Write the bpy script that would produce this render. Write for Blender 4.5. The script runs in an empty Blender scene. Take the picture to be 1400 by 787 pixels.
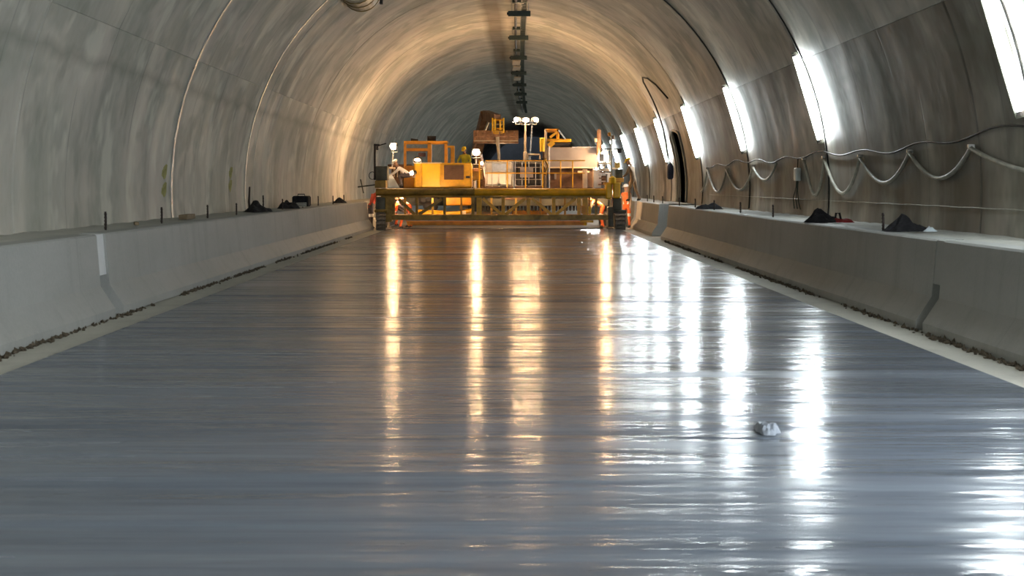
import bpy, bmesh, math, random
from mathutils import Vector, Matrix

random.seed(7)
S = bpy.context.scene
COL = S.collection
PI = math.pi

# ---------------------------------------------------------------- camera, world, exposure
F = 2000.0            # focal length in pixels of the 1400x787 frame
VX, VY = 674.0, 252.0 # where the straight near part of the tunnel vanishes
H = 1.75              # eye height
cam_d = bpy.data.cameras.new('camera')
cam = bpy.data.objects.new('camera', cam_d)
COL.objects.link(cam)
cam.location = (0, 0, H)
cam.rotation_euler = (PI / 2, 0, 0)
cam_d.sensor_width = 36
cam_d.lens = F / 1400 * 36
cam_d.shift_x = (700 - VX) / 1400
cam_d.shift_y = -(393.5 - VY) / 1400
cam_d.clip_end = 600
cam_d.dof.use_dof = True
cam_d.dof.focus_distance = 50
cam_d.dof.aperture_fstop = 4.0
S.camera = cam

W = bpy.data.worlds.new('world')
S.world = W
W.use_nodes = True
W.node_tree.nodes['Background'].inputs[0].default_value = (0.55, 0.66, 0.9, 1)
W.node_tree.nodes['Background'].inputs[1].default_value = 0.12   # dull daylight at the open portal behind
vs = S.view_settings
vs.view_transform = 'Standard'
vs.look = 'None'
vs.gamma = 1.0
vs.use_curve_mapping = False
vs.exposure = 0.3
try:
    S.cycles.use_denoising = True
    S.cycles.max_bounces = 6
    S.cycles.diffuse_bounces = 3
    S.cycles.adaptive_threshold = 0.035
    S.cycles.sample_clamp_indirect = 6.0
    S.cycles.caustics_reflective = False
except Exception:
    pass

TUBE_L = 125.0          # radiance of the fluorescent tubes
TUBE_C = (0.87, 0.97, 1.0)
LAMP_L = 270.0         # radiance of the machine's work lamps
LAMP_C = (1.0, 0.63, 0.33)

# ---------------------------------------------------------------- tunnel geometry
R, CZ = 6.76, 1.65     # lining radius and height of its centre
KB = 0.00013           # gentle right-hand bend
def cx(y):
    return KB * y * y if y > 0 else 0.0
def wallx(y, z, side, off=0.0):
    return cx(y) + side * math.sqrt(max(0, (R - off) ** 2 - (z - CZ) ** 2))
def at(px, py, Y):
    return Vector(((px - VX) * Y / F, Y, H - (py - VY) * Y / F))

# ---------------------------------------------------------------- materials
MATS = {}
def nt(name):
    m = bpy.data.materials.new(name)
    m.use_nodes = True
    t = m.node_tree
    return m, t, t.nodes['Principled BSDF']
def node(t, typ, **kw):
    n = t.nodes.new(typ)
    for k, v in kw.items():
        setattr(n, k, v)
    return n
def math_n(t, op, a, b=None, c=None, clamp=False):
    n = t.nodes.new('ShaderNodeMath')
    n.operation = op
    n.use_clamp = clamp
    for i, v in enumerate((a, b, c)):
        if v is None:
            continue
        if isinstance(v, (int, float)):
            n.inputs[i].default_value = v
        else:
            t.links.new(v, n.inputs[i])
    return n.outputs[0]
def mixc(t, fac, a, b, mode='MIX'):
    n = t.nodes.new('ShaderNodeMix')
    n.data_type = 'RGBA'
    n.blend_type = mode
    for s, v in ((0, fac), (6, a), (7, b)):
        if isinstance(v, (int, float)):
            n.inputs[s].default_value = v
        elif isinstance(v, (tuple, list)):
            n.inputs[s].default_value = (*v[:3], 1)
        else:
            t.links.new(v, n.inputs[s])
    return n.outputs[2]
def noise(t, vec, scale=(1, 1, 1), sc=1.0, detail=4, rough=0.55, loc=(0, 0, 0), out=0):
    mp = t.nodes.new('ShaderNodeMapping')
    mp.inputs['Scale'].default_value = scale
    mp.inputs['Location'].default_value = loc
    t.links.new(vec, mp.inputs['Vector'])
    n = t.nodes.new('ShaderNodeTexNoise')
    n.inputs['Scale'].default_value = sc
    n.inputs['Detail'].default_value = detail
    n.inputs['Roughness'].default_value = rough
    t.links.new(mp.outputs[0], n.inputs['Vector'])
    return n.outputs[out]
def ramp(t, v, lo, hi, a=0.0, b=1.0):
    n = t.nodes.new('ShaderNodeMapRange')
    n.inputs[1].default_value = lo
    n.inputs[2].default_value = hi
    n.inputs[3].default_value = a
    n.inputs[4].default_value = b
    t.links.new(v, n.inputs[0])
    return n.outputs[0]
def bump(t, h, strength, dist):
    b = t.nodes.new('ShaderNodeBump')
    b.inputs['Strength'].default_value = strength
    b.inputs['Distance'].default_value = dist
    t.links.new(h, b.inputs['Height'])
    return b

def plain(name, col, rough=0.5, metal=0.0, var=0.25, sc=6.0, bmp=0.0):
    """a painted / raw surface with grain and wear in its colour"""
    if name in MATS:
        return MATS[name]
    m, t, p = nt(name)
    tc = node(t, 'ShaderNodeTexCoord')
    n1 = noise(t, tc.outputs['Object'], (1, 1, 1), sc, 5, 0.6)
    dark = tuple(c * (1 - var) for c in col)
    lite = tuple(min(1, c * (1 + var * 0.5)) for c in col)
    t.links.new(mixc(t, ramp(t, n1, 0.35, 0.65), dark, lite), p.inputs['Base Color'])
    t.links.new(ramp(t, n1, 0.3, 0.7, min(1, rough + 0.1), max(0.03, rough - 0.08)), p.inputs['Roughness'])
    p.inputs['Metallic'].default_value = metal
    if bmp:
        t.links.new(bump(t, n1, 0.6, bmp).outputs[0], p.inputs['Normal'])
    MATS[name] = m
    return m
def emit(name, col, L):
    if name in MATS:
        return MATS[name]
    m, t, p = nt(name)
    p.inputs['Base Color'].default_value = (0.8, 0.8, 0.8, 1)
    p.inputs['Emission Color'].default_value = (*col, 1)
    p.inputs['Emission Strength'].default_value = L
    MATS[name] = m
    return m

def mat_lining(name='tunnel_concrete', damp_shade=0.0):
    m, t, p = nt(name)
    uv = node(t, 'ShaderNodeUVMap').outputs[0]          # u = metres along, v = metres round the arch
    sep = node(t, 'ShaderNodeSeparateXYZ')
    t.links.new(uv, sep.inputs[0])
    u, v = sep.outputs[0], sep.outputs[1]
    big = noise(t, uv, (1, 1, 1), 0.30, 4, 0.6)
    streak = noise(t, uv, (0.95, 0.34, 1), 1.0, 4, 0.58, (3, 8, 0))
    grain = noise(t, uv, (1, 0.6, 1), 6.0, 4, 0.65)
    blot = noise(t, uv, (0.45, 0.62, 1), 1.0, 3, 0.55, (11, 2, 0))
    patch = noise(t, uv, (0.85, 0.5, 1), 1.0, 3, 0.6, (21, 5, 0))
    c = mixc(t, ramp(t, big, 0.38, 0.64), (0.438, 0.438, 0.371), (0.632, 0.571, 0.499))
    c = mixc(t, ramp(t, streak, 0.50, 0.66, 0, 0.5), c, (0.720, 0.678, 0.571))
    c = mixc(t, ramp(t, streak, 0.47, 0.34, 0, 0.5), c, (0.323, 0.315, 0.262))
    c = mixc(t, ramp(t, blot, 0.52, 0.60, 0, 0.65), c, (0.349, 0.362, 0.299))
    c = mixc(t, ramp(t, patch, 0.55, 0.63, 0, 0.75), c, (0.720, 0.697, 0.597))
    c = mixc(t, ramp(t, patch, 0.42, 0.34, 0, 0.6), c, (0.315, 0.309, 0.252))
    c = mixc(t, ramp(t, grain, 0.35, 0.7, 0.0, 0.16), c, (0.720, 0.720, 0.720))
    # formwork sheet edges: thin dark lines about every 1.2 m, wandering a little and broken
    wob = math_n(t, 'MULTIPLY', noise(t, uv, (0.0, 0.25, 1), 1.0, 2), 0.25)
    fr = math_n(t, 'PINGPONG', math_n(t, 'ADD', u, wob), 0.605)
    line = ramp(t, fr, 0.0, 0.035, 1, 0)
    brk = ramp(t, noise(t, uv, (0.9, 0.30, 1), 1.0, 2, 0.5, (5, 5, 0)), 0.50, 0.62)
    lf = math_n(t, 'MULTIPLY', line, brk, clamp=True)
    c = mixc(t, math_n(t, 'MULTIPLY', lf, 0.5), c, (0.075, 0.065, 0.055))
    # sooty seepage stripe that runs along the vault just left of the crown
    sv_ = math_n(t, 'ABSOLUTE', math_n(t, 'SUBTRACT', math_n(t, 'ADD', v, math_n(t, 'MULTIPLY', noise(t, uv, (0.12, 0.0, 1), 1.0, 2), 0.5)), 11.28))
    c = mixc(t, ramp(t, sv_, 0.52, 0.22, 0, 0.72), c, (0.13, 0.10, 0.06))
    if damp_shade:    # broad brown damp staining with lighter islands, deepened to paint in the wall's shade
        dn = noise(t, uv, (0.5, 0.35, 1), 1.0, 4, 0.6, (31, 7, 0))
        c = mixc(t, ramp(t, dn, 0.66, 0.44, 0.15, damp_shade), c, (0.115, 0.092, 0.068))
    # damp tide mark along the wall
    tide = ramp(t, math_n(t, 'ABSOLUTE', math_n(t, 'SUBTRACT', math_n(t, 'ADD', v, math_n(t, 'MULTIPLY', noise(t, uv, (0.8, 0.0, 1), 1.0, 3), 0.5)), 2.35)), 0.0, 0.16, 0.5, 0)
    c = mixc(t, tide, c, (0.26, 0.26, 0.21))
    t.links.new(c, p.inputs['Base Color'])
    t.links.new(ramp(t, streak, 0.3, 0.7, 0.8, 0.5), p.inputs['Roughness'])
    h = math_n(t, 'ADD', math_n(t, 'MULTIPLY', streak, 1.0), math_n(t, 'MULTIPLY', grain, 0.16))
    h = math_n(t, 'SUBTRACT', h, math_n(t, 'MULTIPLY', lf, 0.25))
    p.inputs['Specular IOR Level'].default_value = 0.35
    t.links.new(bump(t, h, 0.7, 0.016).outputs[0], p.inputs['Normal'])
    return m
M_LIN = mat_lining()
M_LIN_R = mat_lining('stain_shade_concrete', 0.72)  # stained lining whose brown also stands in for shade on the right

def mat_slab():
    m, t, p = nt('fresh_wet_concrete')
    tc = node(t, 'ShaderNodeTexCoord').outputs['Object']
    broad = noise(t, tc, (0.10, 0.55, 1), 1.0, 2, 0.5)
    pat = noise(t, tc, (0.22, 1.3, 1), 1.0, 4, 0.65, (4, 1, 0))
    band = noise(t, tc, (0.06, 3.2, 1), 1.0, 4, 0.65, (1, 7, 0))
    mid = noise(t, tc, (0.55, 3.6, 1), 1.0, 3, 0.6, (2, 2, 0))
    rip = noise(t, tc, (1.3, 11.0, 1), 1.0, 3, 0.6)
    c = mixc(t, ramp(t, pat, 0.35, 0.65), (0.110, 0.127, 0.155), (0.165, 0.187, 0.224))
    c = mixc(t, ramp(t, band, 0.45, 0.7, 0, 0.5), c, (0.21, 0.236, 0.278))
    t.links.new(c, p.inputs['Base Color'])
    r = math_n(t, 'ADD', ramp(t, pat, 0.34, 0.64, 0.07, 0.19), ramp(t, band, 0.4, 0.62, 0.0, 0.11))
    t.links.new(r, p.inputs['Roughness'])
    p.inputs['IOR'].default_value = 1.38
    # drier, matt strips left by the float cross the wet sheen
    dry = noise(t, tc, (0.035, 1.1, 1), 1.0, 5, 0.78, (9, 3, 0))
    dry2 = noise(t, tc, (0.35, 5.0, 1), 1.0, 3, 0.6, (2, 9, 0))
    wet = math_n(t, 'MULTIPLY', ramp(t, dry, 0.60, 0.47, 0.06, 1.0), ramp(t, dry2, 0.60, 0.42, 0.12, 1.0), clamp=True)
    t.links.new(math_n(t, 'MULTIPLY', wet, 0.42), p.inputs['Specular IOR Level'])
    h = math_n(t, 'MULTIPLY', broad, 2.0)
    for n_, k_ in ((pat, 1.4), (mid, 0.85), (rip, 0.40)):
        h = math_n(t, 'ADD', h, math_n(t, 'MULTIPLY', n_, k_))
    t.links.new(bump(t, h, 1.0, 0.013).outputs[0], p.inputs['Normal'])
    return m
M_SLAB = mat_slab()

def mat_conc(name, a, b, rough=0.7, seam=0.0):
    m, t, p = nt(name)
    g = node(t, 'ShaderNodeNewGeometry').outputs['Position']
    big = noise(t, g, (0.7, 0.35, 1.2), 1.0, 5, 0.6)
    drip = noise(t, g, (2.2, 2.2, 0.35), 1.0, 4, 0.6)
    gr = noise(t, g, (1, 1, 1), 22.0, 4, 0.7)
    c = mixc(t, ramp(t, big, 0.35, 0.65), a, b)
    c = mixc(t, ramp(t, drip, 0.5, 0.72, 0, 0.35), c, tuple(x * 0.62 for x in a))
    c = mixc(t, ramp(t, gr, 0.3, 0.7, 0, 0.2), c, tuple(min(1, x * 1.4) for x in b))
    if seam:
        sp = node(t, 'ShaderNodeSeparateXYZ')
        t.links.new(g, sp.inputs[0])
        fr = math_n(t, 'PINGPONG', sp.outputs[1], seam)
        c = mixc(t, ramp(t, fr, 0.0, 0.03, 0.16, 0), c, tuple(x * 0.4 for x in a))
    t.links.new(c, p.inputs['Base Color'])
    p.inputs['Roughness'].default_value = rough
    t.links.new(bump(t, gr, 0.5, 0.006).outputs[0], p.inputs['Normal'])
    return m
M_BAR = mat_conc('barrier_concrete', (0.36, 0.365, 0.345), (0.425, 0.425, 0.405), 0.62, 1.9)
M_FILL = mat_conc('joint_mortar', (0.80, 0.80, 0.80), (0.84, 0.84, 0.84), 0.7)
M_LEDGE = mat_conc('ledge_concrete', (0.42, 0.415, 0.37), (0.55, 0.54, 0.49), 0.8)
M_STRIP = mat_conc('gutter_concrete', (0.48, 0.465, 0.40), (0.60, 0.575, 0.50), 0.85)
M_SUB = mat_conc('subbase', (0.42, 0.38, 0.32), (0.55, 0.50, 0.43), 0.7)

YEL = plain('yellow_paint', (0.78, 0.42, 0.012), 0.38, 0, 0.28, 2.5)
YEL2 = plain('bright_yellow_paint', (0.92, 0.56, 0.012), 0.4, 0, 0.15, 2.0)
ORA = plain('orange_yellow_paint', (0.72, 0.32, 0.015), 0.4, 0, 0.25, 3.0)
OLI = plain('olive_steel', (0.30, 0.19, 0.033), 0.42, 0.2, 0.4, 3.5)  # darker olive tone than the yellow paint
BRO = plain('brown_steel', (0.19, 0.105, 0.06), 0.5, 0.3, 0.4, 3.0)
RUST = plain('rusty_steel', (0.46, 0.25, 0.14), 0.5, 0.2, 0.5, 4.0, 0.01)
DKG = plain('dark_green_grey_steel', (0.085, 0.085, 0.065), 0.5, 0.3, 0.35, 3.0)
BLK = plain('black_rubber', (0.018, 0.017, 0.018), 0.6, 0, 0.3, 9.0)
TRK = plain('track_steel', (0.30, 0.27, 0.23), 0.5, 0.4, 0.4, 12.0)
GRY = plain('grey_panel', (0.33, 0.29, 0.27), 0.42, 0.3, 0.15, 1.2)
STL = plain('galvanised_steel', (0.62, 0.60, 0.56), 0.35, 0.75, 0.2, 5.0)
CRM = plain('cream_paint', (0.72, 0.58, 0.42), 0.5, 0, 0.15, 4.0)
WHT = plain('white_plastic', (0.80, 0.76, 0.70), 0.4, 0, 0.08, 3.0)
WHS = plain('white_sheet', (0.72, 0.80, 0.84), 0.45, 0, 0.12, 3.0)
BLU = plain('dark_blue_fabric', (0.02, 0.035, 0.09), 0.7, 0, 0.3, 12.0)
TARP = plain('black_tarp', (0.012, 0.011, 0.013), 0.92, 0, 0.4, 8.0, 0.02)
RED = plain('red_cloth', (0.24, 0.02, 0.02), 0.7, 0, 0.3, 9.0)
HOSE = plain('grey_hose', (0.50, 0.48, 0.40), 0.5, 0, 0.25, 6.0)
WIRE = plain('black_cable', (0.035, 0.033, 0.03), 0.55, 0, 0.3, 8.0)
PIN = plain('dark_rebar', (0.055, 0.04, 0.035), 0.65, 0.4, 0.4, 30.0)
WOOD = plain('wood', (0.25, 0.18, 0.10), 0.7, 0, 0.3, 9.0)
GRN = plain('dark_green_paint', (0.055, 0.075, 0.06), 0.45, 0.2, 0.25, 4.0)
BOXW = plain('pale_box', (0.86, 0.90, 0.88), 0.45, 0, 0.1, 6.0)
SOIL = plain('soil_crumbs', (0.11, 0.085, 0.055), 0.9, 0, 0.5, 20.0)
SPRAY = plain('yellow_spray', (0.42, 0.40, 0.14), 0.8, 0, 0.3, 9.0)
NICHE = plain('dark_door_paint', (0.05, 0.055, 0.06), 0.55, 0, 0.3, 2.0)
SKIN = plain('skin', (0.52, 0.30, 0.20), 0.55, 0, 0.1, 9.0)
HIVIS = plain('hivis_yellow', (0.62, 0.62, 0.05), 0.6, 0, 0.2, 7.0)
HIOR = plain('hivis_orange', (0.80, 0.15, 0.03), 0.6, 0, 0.2, 7.0)
WSHIRT = plain('white_shirt', (0.80, 0.80, 0.82), 0.7, 0, 0.1, 7.0)
TAN = plain('tan_workwear', (0.36, 0.25, 0.16), 0.75, 0, 0.3, 7.0)
DARKT = plain('dark_trousers', (0.06, 0.055, 0.07), 0.75, 0, 0.3, 7.0)
REDJ = plain('red_jacket', (0.45, 0.05, 0.03), 0.7, 0, 0.25, 7.0)
REFL = plain('reflective_tape', (0.85, 0.84, 0.80), 0.3, 0.1, 0.05, 9.0)
HELY = plain('yellow_helmet', (0.88, 0.62, 0.02), 0.3, 0, 0.08, 9.0)
HELW = plain('white_helmet', (0.85, 0.84, 0.82), 0.3, 0, 0.05, 9.0)
def mat_glass():
    m, t, p = nt('cab_glass')
    p.inputs['Base Color'].default_value = (0.75, 0.8, 0.8, 1)
    p.inputs['Roughness'].default_value = 0.05
    p.inputs['Transmission Weight'].default_value = 0.9
    p.inputs['IOR'].default_value = 1.1
    return m
GLASS = mat_glass()
M_TUBE = emit('tube_glow', TUBE_C, TUBE_L)
M_TUBE2 = emit('added_twin_glow', (0.86, 0.94, 1.0), TUBE_L * 3.7)
M_LAMP = emit('lamp_glow', LAMP_C, LAMP_L)
M_LAMP_M = emit('medium_lamp_glow', LAMP_C, LAMP_L * .4)
M_LAMP_S = emit('small_lamp_glow', LAMP_C, LAMP_L * .12)

# ---------------------------------------------------------------- mesh helpers
WL = {}                                        # world position of every unrotated object's origin
class MB:
    def __init__(s):
        s.v, s.f = [], []
    def add(s, vs_, fs_):
        o = len(s.v)
        s.v += [Vector(a) for a in vs_]
        s.f += [tuple(i + o for i in f) for f in fs_]
        return s
    def mm(s, x0, x1, y0, y1, z0, z1):
        c = [(x, y, z) for z in (z0, z1) for y in (y0, y1) for x in (x0, x1)]
        return s.add(c, [(0, 2, 3, 1), (4, 5, 7, 6), (0, 1, 5, 4), (2, 6, 7, 3), (0, 4, 6, 2), (1, 3, 7, 5)])
    def box(s, c, d, rot=None):
        m = rot if rot is not None else Matrix.Identity(3)
        c = Vector(c)
        vs_ = [c + m @ Vector((x * d[0] / 2, y * d[1] / 2, z * d[2] / 2)) for z in (-1, 1) for y in (-1, 1) for x in (-1, 1)]
        return s.add(vs_, [(0, 2, 3, 1), (4, 5, 7, 6), (0, 1, 5, 4), (2, 6, 7, 3), (0, 4, 6, 2), (1, 3, 7, 5)])
    def bar(s, p, q, w, h=None):
        p, q = Vector(p), Vector(q)
        h = h or w
        d = q - p
        z = d.normalized()
        up = Vector((0, 0, 1)) if abs(z.z) < 0.95 else Vector((0, 1, 0))
        x = up.cross(z).normalized()
        y = z.cross(x)
        return s.box((p + q) / 2, (w, h, d.length), Matrix((x, y, z)).transposed())
    def tube(s, pts, r, n=8, caps=True):
        pts = [Vector(p) for p in pts]
        rs = r if isinstance(r, (list, tuple)) else [r] * len(pts)
        vs_, fs_ = [], []
        px = None
        for i, p in enumerate(pts):
            d = (pts[min(i + 1, len(pts) - 1)] - pts[max(i - 1, 0)]).normalized()
            if px is None:
                up = Vector((0, 0, 1)) if abs(d.z) < 0.9 else Vector((0, 1, 0))
                px = up.cross(d).normalized()
            px = (px - d * px.dot(d)).normalized()
            py = d.cross(px)
            for k in range(n):
                a = 2 * PI * k / n
                vs_.append(p + (px * math.cos(a) + py * math.sin(a)) * rs[i])
        for i in range(len(pts) - 1):
            for k in range(n):
                k2 = (k + 1) % n
                fs_.append((i * n + k, i * n + k2, (i + 1) * n + k2, (i + 1) * n + k))
        if caps:
            fs_.append(tuple(range(n - 1, -1, -1)))
            fs_.append(tuple((len(pts) - 1) * n + k for k in range(n)))
        return s.add(vs_, fs_)
    def prism(s, prof, a, b):
        """profile [(x,z)] swept from y=a to y=b following the tunnel's bend; a,b may be lists of stations"""
        ys = a if b is None else [a, b]
        n = len(prof)
        vs_ = [(x + cx(y), y, z) for y in ys for x, z in prof]
        fs_ = [tuple(range(n)), tuple((len(ys) - 1) * n + k for k in range(n - 1, -1, -1))]
        for i in range(len(ys) - 1):
            for k in range(n):
                k2 = (k + 1) % n
                fs_.append((i * n + k2, i * n + k, (i + 1) * n + k, (i + 1) * n + k2))
        return s.add(vs_, fs_)
    def build(s, name, mat, parent=None, bevel=0.0, smooth=False, local=False):
        xs = [v.x for v in s.v]; ys = [v.y for v in s.v]; zs = [v.z for v in s.v]
        o0 = Vector(((min(xs) + max(xs)) / 2, (min(ys) + max(ys)) / 2, min(zs)))
        me = bpy.data.meshes.new(name)
        me.from_pydata([v - o0 for v in s.v], [], s.f)
        bm = bmesh.new()
        bm.from_mesh(me)
        bmesh.ops.recalc_face_normals(bm, faces=bm.faces)
        if bevel:
            bmesh.ops.bevel(bm, geom=list(bm.edges), offset=bevel, segments=1, affect='EDGES', clamp_overlap=True)
        bm.to_mesh(me)
        bm.free()
        if smooth:
            me.polygons.foreach_set('use_smooth', [True] * len(me.polygons))
        me.materials.append(mat)
        return link(name, me, parent, o0, local)
def link(name, me, parent, world, local=False):
    o = bpy.data.objects.new(name, me)
    COL.objects.link(o)
    world = Vector(world)
    if parent is not None:
        o.parent = parent
        o.location = world if local else world - WL[parent]
    else:
        o.location = world
    WL[o] = world
    return o
def again(src, parent, world, name=None):
    """another piece that shares src's mesh"""
    o = link(name or src.name.split('.')[0], src.data, parent, world)
    o.rotation_euler = src.rotation_euler
    return o
def tag(o, label, cat=None, group=None, kind=None):
    o['label'] = label
    if cat: o['category'] = cat
    if group: o['group'] = group
    if kind: o['kind'] = kind
    return o
def empty(name, loc, label=None, cat=None, group=None, kind=None, rz=0.0):
    o = bpy.data.objects.new(name, None)
    COL.objects.link(o)
    o.empty_display_size = 0.2
    o.location = loc
    o.rotation_euler = (0, 0, rz)
    WL[o] = Vector(loc)
    if label:
        tag(o, label, cat, group, kind)
    elif kind:
        o['kind'] = kind
    return o
ORD = ['nearest', 'second', 'third', 'fourth', 'fifth', 'sixth', 'seventh', 'eighth', 'ninth', 'tenth', 'eleventh', 'twelfth', 'thirteenth', 'fourteenth']

# ---------------------------------------------------------------- the setting
Y_BACK, Y_END = -38.0, 210.0
SEAM_Z = 4.30                                   # horizontal construction joint between wall and vault
RING0, RINGL = 20.4, 9.7
def stations(a, b, step=2.5):
    n = max(1, int(math.ceil((b - a) / step)))
    return [a + (b - a) * i / n for i in range(n + 1)]

def lining_panel(parent, y0, y1, th0, th1, nseg, mat=None):
    """one cast block: curved slab with thickness, its edges chamfered so that the joints are grooves"""
    g, dpt, T = 0.045, 0.10, 0.32
    ys = stations(y0, y1)
    yst = [(ys[0], dpt), (ys[0] + g, 0.0)] + [(y, 0.0) for y in ys[1:-1]] + [(ys[-1] - g, 0.0), (ys[-1], dpt)]
    ths = [th0 + (th1 - th0) * i / nseg for i in range(nseg + 1)]
    ga = 0.008 / R
    tst = [(ths[0], 0.008), (ths[0] + ga, 0.0)] + [(a, 0.0) for a in ths[1:-1]] + [(ths[-1] - ga, 0.0), (ths[-1], 0.008)]
    nt_, ny = len(tst), len(yst)
    vs_, fs_, uv = [], [], []
    for outer in (0, 1):
        for (y, dy) in yst:
            for (a, da) in tst:
                r = R + (T if outer else max(dy, da))
                vs_.append((cx(y) + r * math.cos(a), y, CZ + r * math.sin(a)))
                uv.append((y, abs(a if a < PI / 2 else PI - a) * R if th1 < PI / 2 or th0 > PI / 2 else a * R))
    N = nt_ * ny
    for i in range(ny - 1):
        for k in range(nt_ - 1):
            q = (i * nt_ + k, i * nt_ + k + 1, (i + 1) * nt_ + k + 1, (i + 1) * nt_ + k)
            fs_.append(q)
            fs_.append(tuple(N + x for x in reversed(q)))
    for i in range(ny - 1):
        for k in (0, nt_ - 1):
            fs_.append((i * nt_ + k, (i + 1) * nt_ + k, N + (i + 1) * nt_ + k, N + i * nt_ + k))
    for k in range(nt_ - 1):
        for i in (0, ny - 1):
            fs_.append((i * nt_ + k, i * nt_ + k + 1, N + i * nt_ + k + 1, N + i * nt_ + k))
    me = bpy.data.meshes.new('lining_panel')
    me.from_pydata(vs_, [], fs_)
    ul = me.uv_layers.new(name='UVMap')
    for lp in me.loops:
        ul.data[lp.index].uv = uv[lp.vertex_index]
    bm = bmesh.new(); bm.from_mesh(me)
    bmesh.ops.recalc_face_normals(bm, faces=bm.faces)
    bm.to_mesh(me); bm.free()
    me.polygons.foreach_set('use_smooth', [True] * len(me.polygons))
    try:
        me.set_sharp_from_angle(angle=math.radians(25))
    except Exception:
        pass
    me.materials.append(mat or M_LIN)
    o = bpy.data.objects.new('lining_panel', me)
    COL.objects.link(o)
    o.parent = parent
    o.location = -WL[parent]
    WL[o] = Vector((0, 0, 0))
    return o

wall_l = empty('wall_left', (-R, 0, 0), 'stained concrete tunnel wall on the left', kind='structure')
wall_r = empty('wall_right', (R, 0, 0), 'stained concrete tunnel wall on the right behind the lamps', kind='structure')
vault = empty('ceiling', (0, 0, CZ + R), 'arched concrete tunnel vault overhead', kind='structure')
TH_LO = math.asin((0.5 - CZ) / R)
TH_HI = math.asin((SEAM_Z - CZ) / R)
NI0, NI1, NIZ = 53.6, 56.6, 3.75                # the recess with a door in the right-hand wall
ys = [RING0 + RINGL * n for n in range(-6, 20)]
for a, b in zip(ys[:-1], ys[1:]):
    lining_panel(wall_l, a, b, PI - TH_HI, PI - TH_LO, 14)
    lining_panel(vault, a, b, TH_HI, PI - TH_HI, 34)
    if a < NI0 and b > NI1:
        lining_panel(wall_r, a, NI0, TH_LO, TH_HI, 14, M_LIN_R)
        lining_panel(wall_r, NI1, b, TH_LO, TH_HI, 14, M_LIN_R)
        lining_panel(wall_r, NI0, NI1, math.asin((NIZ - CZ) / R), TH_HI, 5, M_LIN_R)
    else:
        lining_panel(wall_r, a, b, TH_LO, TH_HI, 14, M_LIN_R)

# niche: back wall, reveals, door leaf, raised rim
nx = wallx(55, 2.4, 1)
nm = MB().mm(nx + 1.2, nx + 1.35, NI0 - .2, NI1 + .2, .5, 4)
nm.mm(nx - .25, nx + 1.3, NI0, NI1, NIZ + .02, NIZ + .2).mm(nx - .1, nx + 1.3, NI0, NI1, .85, 1.0)
for yy in (NI0 - .15, NI1):
    arc = [(wallx(yy, .9 + .19 * i, 1, -.01), .9 + .19 * i) for i in range(16)]
    pl = arc + [(nx + 1.3, arc[-1][1]), (nx + 1.3, .9)]
    k = len(pl)
    nm.add([(x, yy, z) for x, z in pl] + [(x, yy + .15, z) for x, z in pl], [tuple(range(k)), tuple(range(2 * k - 1, k - 1, -1))] + [(i, (i + 1) % k, k + (i + 1) % k, k + i) for i in range(k)])
o = nm.build('wall_niche', M_LEDGE)
tag(o, 'shadowed recess cut into the right wall', kind='structure')
d = MB().mm(nx + 1.12, nx + 1.2, NI0 + .4, NI1 - .4, 1.0, 3.3).build('door_1', NICHE, bevel=.01)
tag(d, 'dark steel door at the back of the wall recess', kind='structure')
MB().tube([(nx + 1.09, NI0 + .7, 2.0), (nx + 1.04, NI0 + .7, 2.0), (nx + 1.04, NI0 + .9, 2.0)], .015, 6).build('door_handle', STL, d)
rim = MB()
def rim_pt(y, z): return (wallx(y, z, 1, .05), y, z)
pts = [rim_pt(NI1, 1.1 + .1 * i) for i in range(26)] + [rim_pt(NI1 - (NI1 - NI0) * i / 8, 3.6 + .18 * math.sin(PI * i / 8)) for i in range(1, 8)] + [rim_pt(NI0, 3.6 - .1 * i) for i in range(26)]
o = rim.tube(pts, .04, 6).build('trim_3', M_LEDGE, smooth=True)
tag(o, 'raised concrete rim around the wall recess', kind='structure')

# bright metal joint strips on the left-hand rings
def strip(y, w, name, label, z0=1.07, a1=PI / 2, mat=STL):
    a0 = PI - math.asin((z0 - CZ) / R)
    m = MB()
    n = 40
    ring = []
    for i in range(n + 1):
        a = a0 + (a1 - a0) * i / n
        wob = 0.015 * math.sin(i * 1.9)
        for r, yy in ((R + .02, y - w / 2 + wob), (R - .022, y - w / 2 + wob), (R - .022, y + w / 2 + wob), (R + .02, y + w / 2 + wob)):
            ring.append((cx(yy) + r * math.cos(a), yy, CZ + r * math.sin(a)))
    f = []
    for i in range(n):
        for k in range(4):
            f.append((i * 4 + k, i * 4 + (k + 1) % 4, (i + 1) * 4 + (k + 1) % 4, (i + 1) * 4 + k))
    m.add(ring, f)
    o = m.build(name, mat)
    tag(o, label, kind='structure')
strip(RING0 + RINGL + .05, .14, 'trim_1', 'bright metal joint strip running up the left wall, the nearer one')
strip(RING0 + 2 * RINGL - 1.15, .09, 'trim_2', 'bright metal joint strip up the left wall, the farther one', a1=PI * .66)

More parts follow.
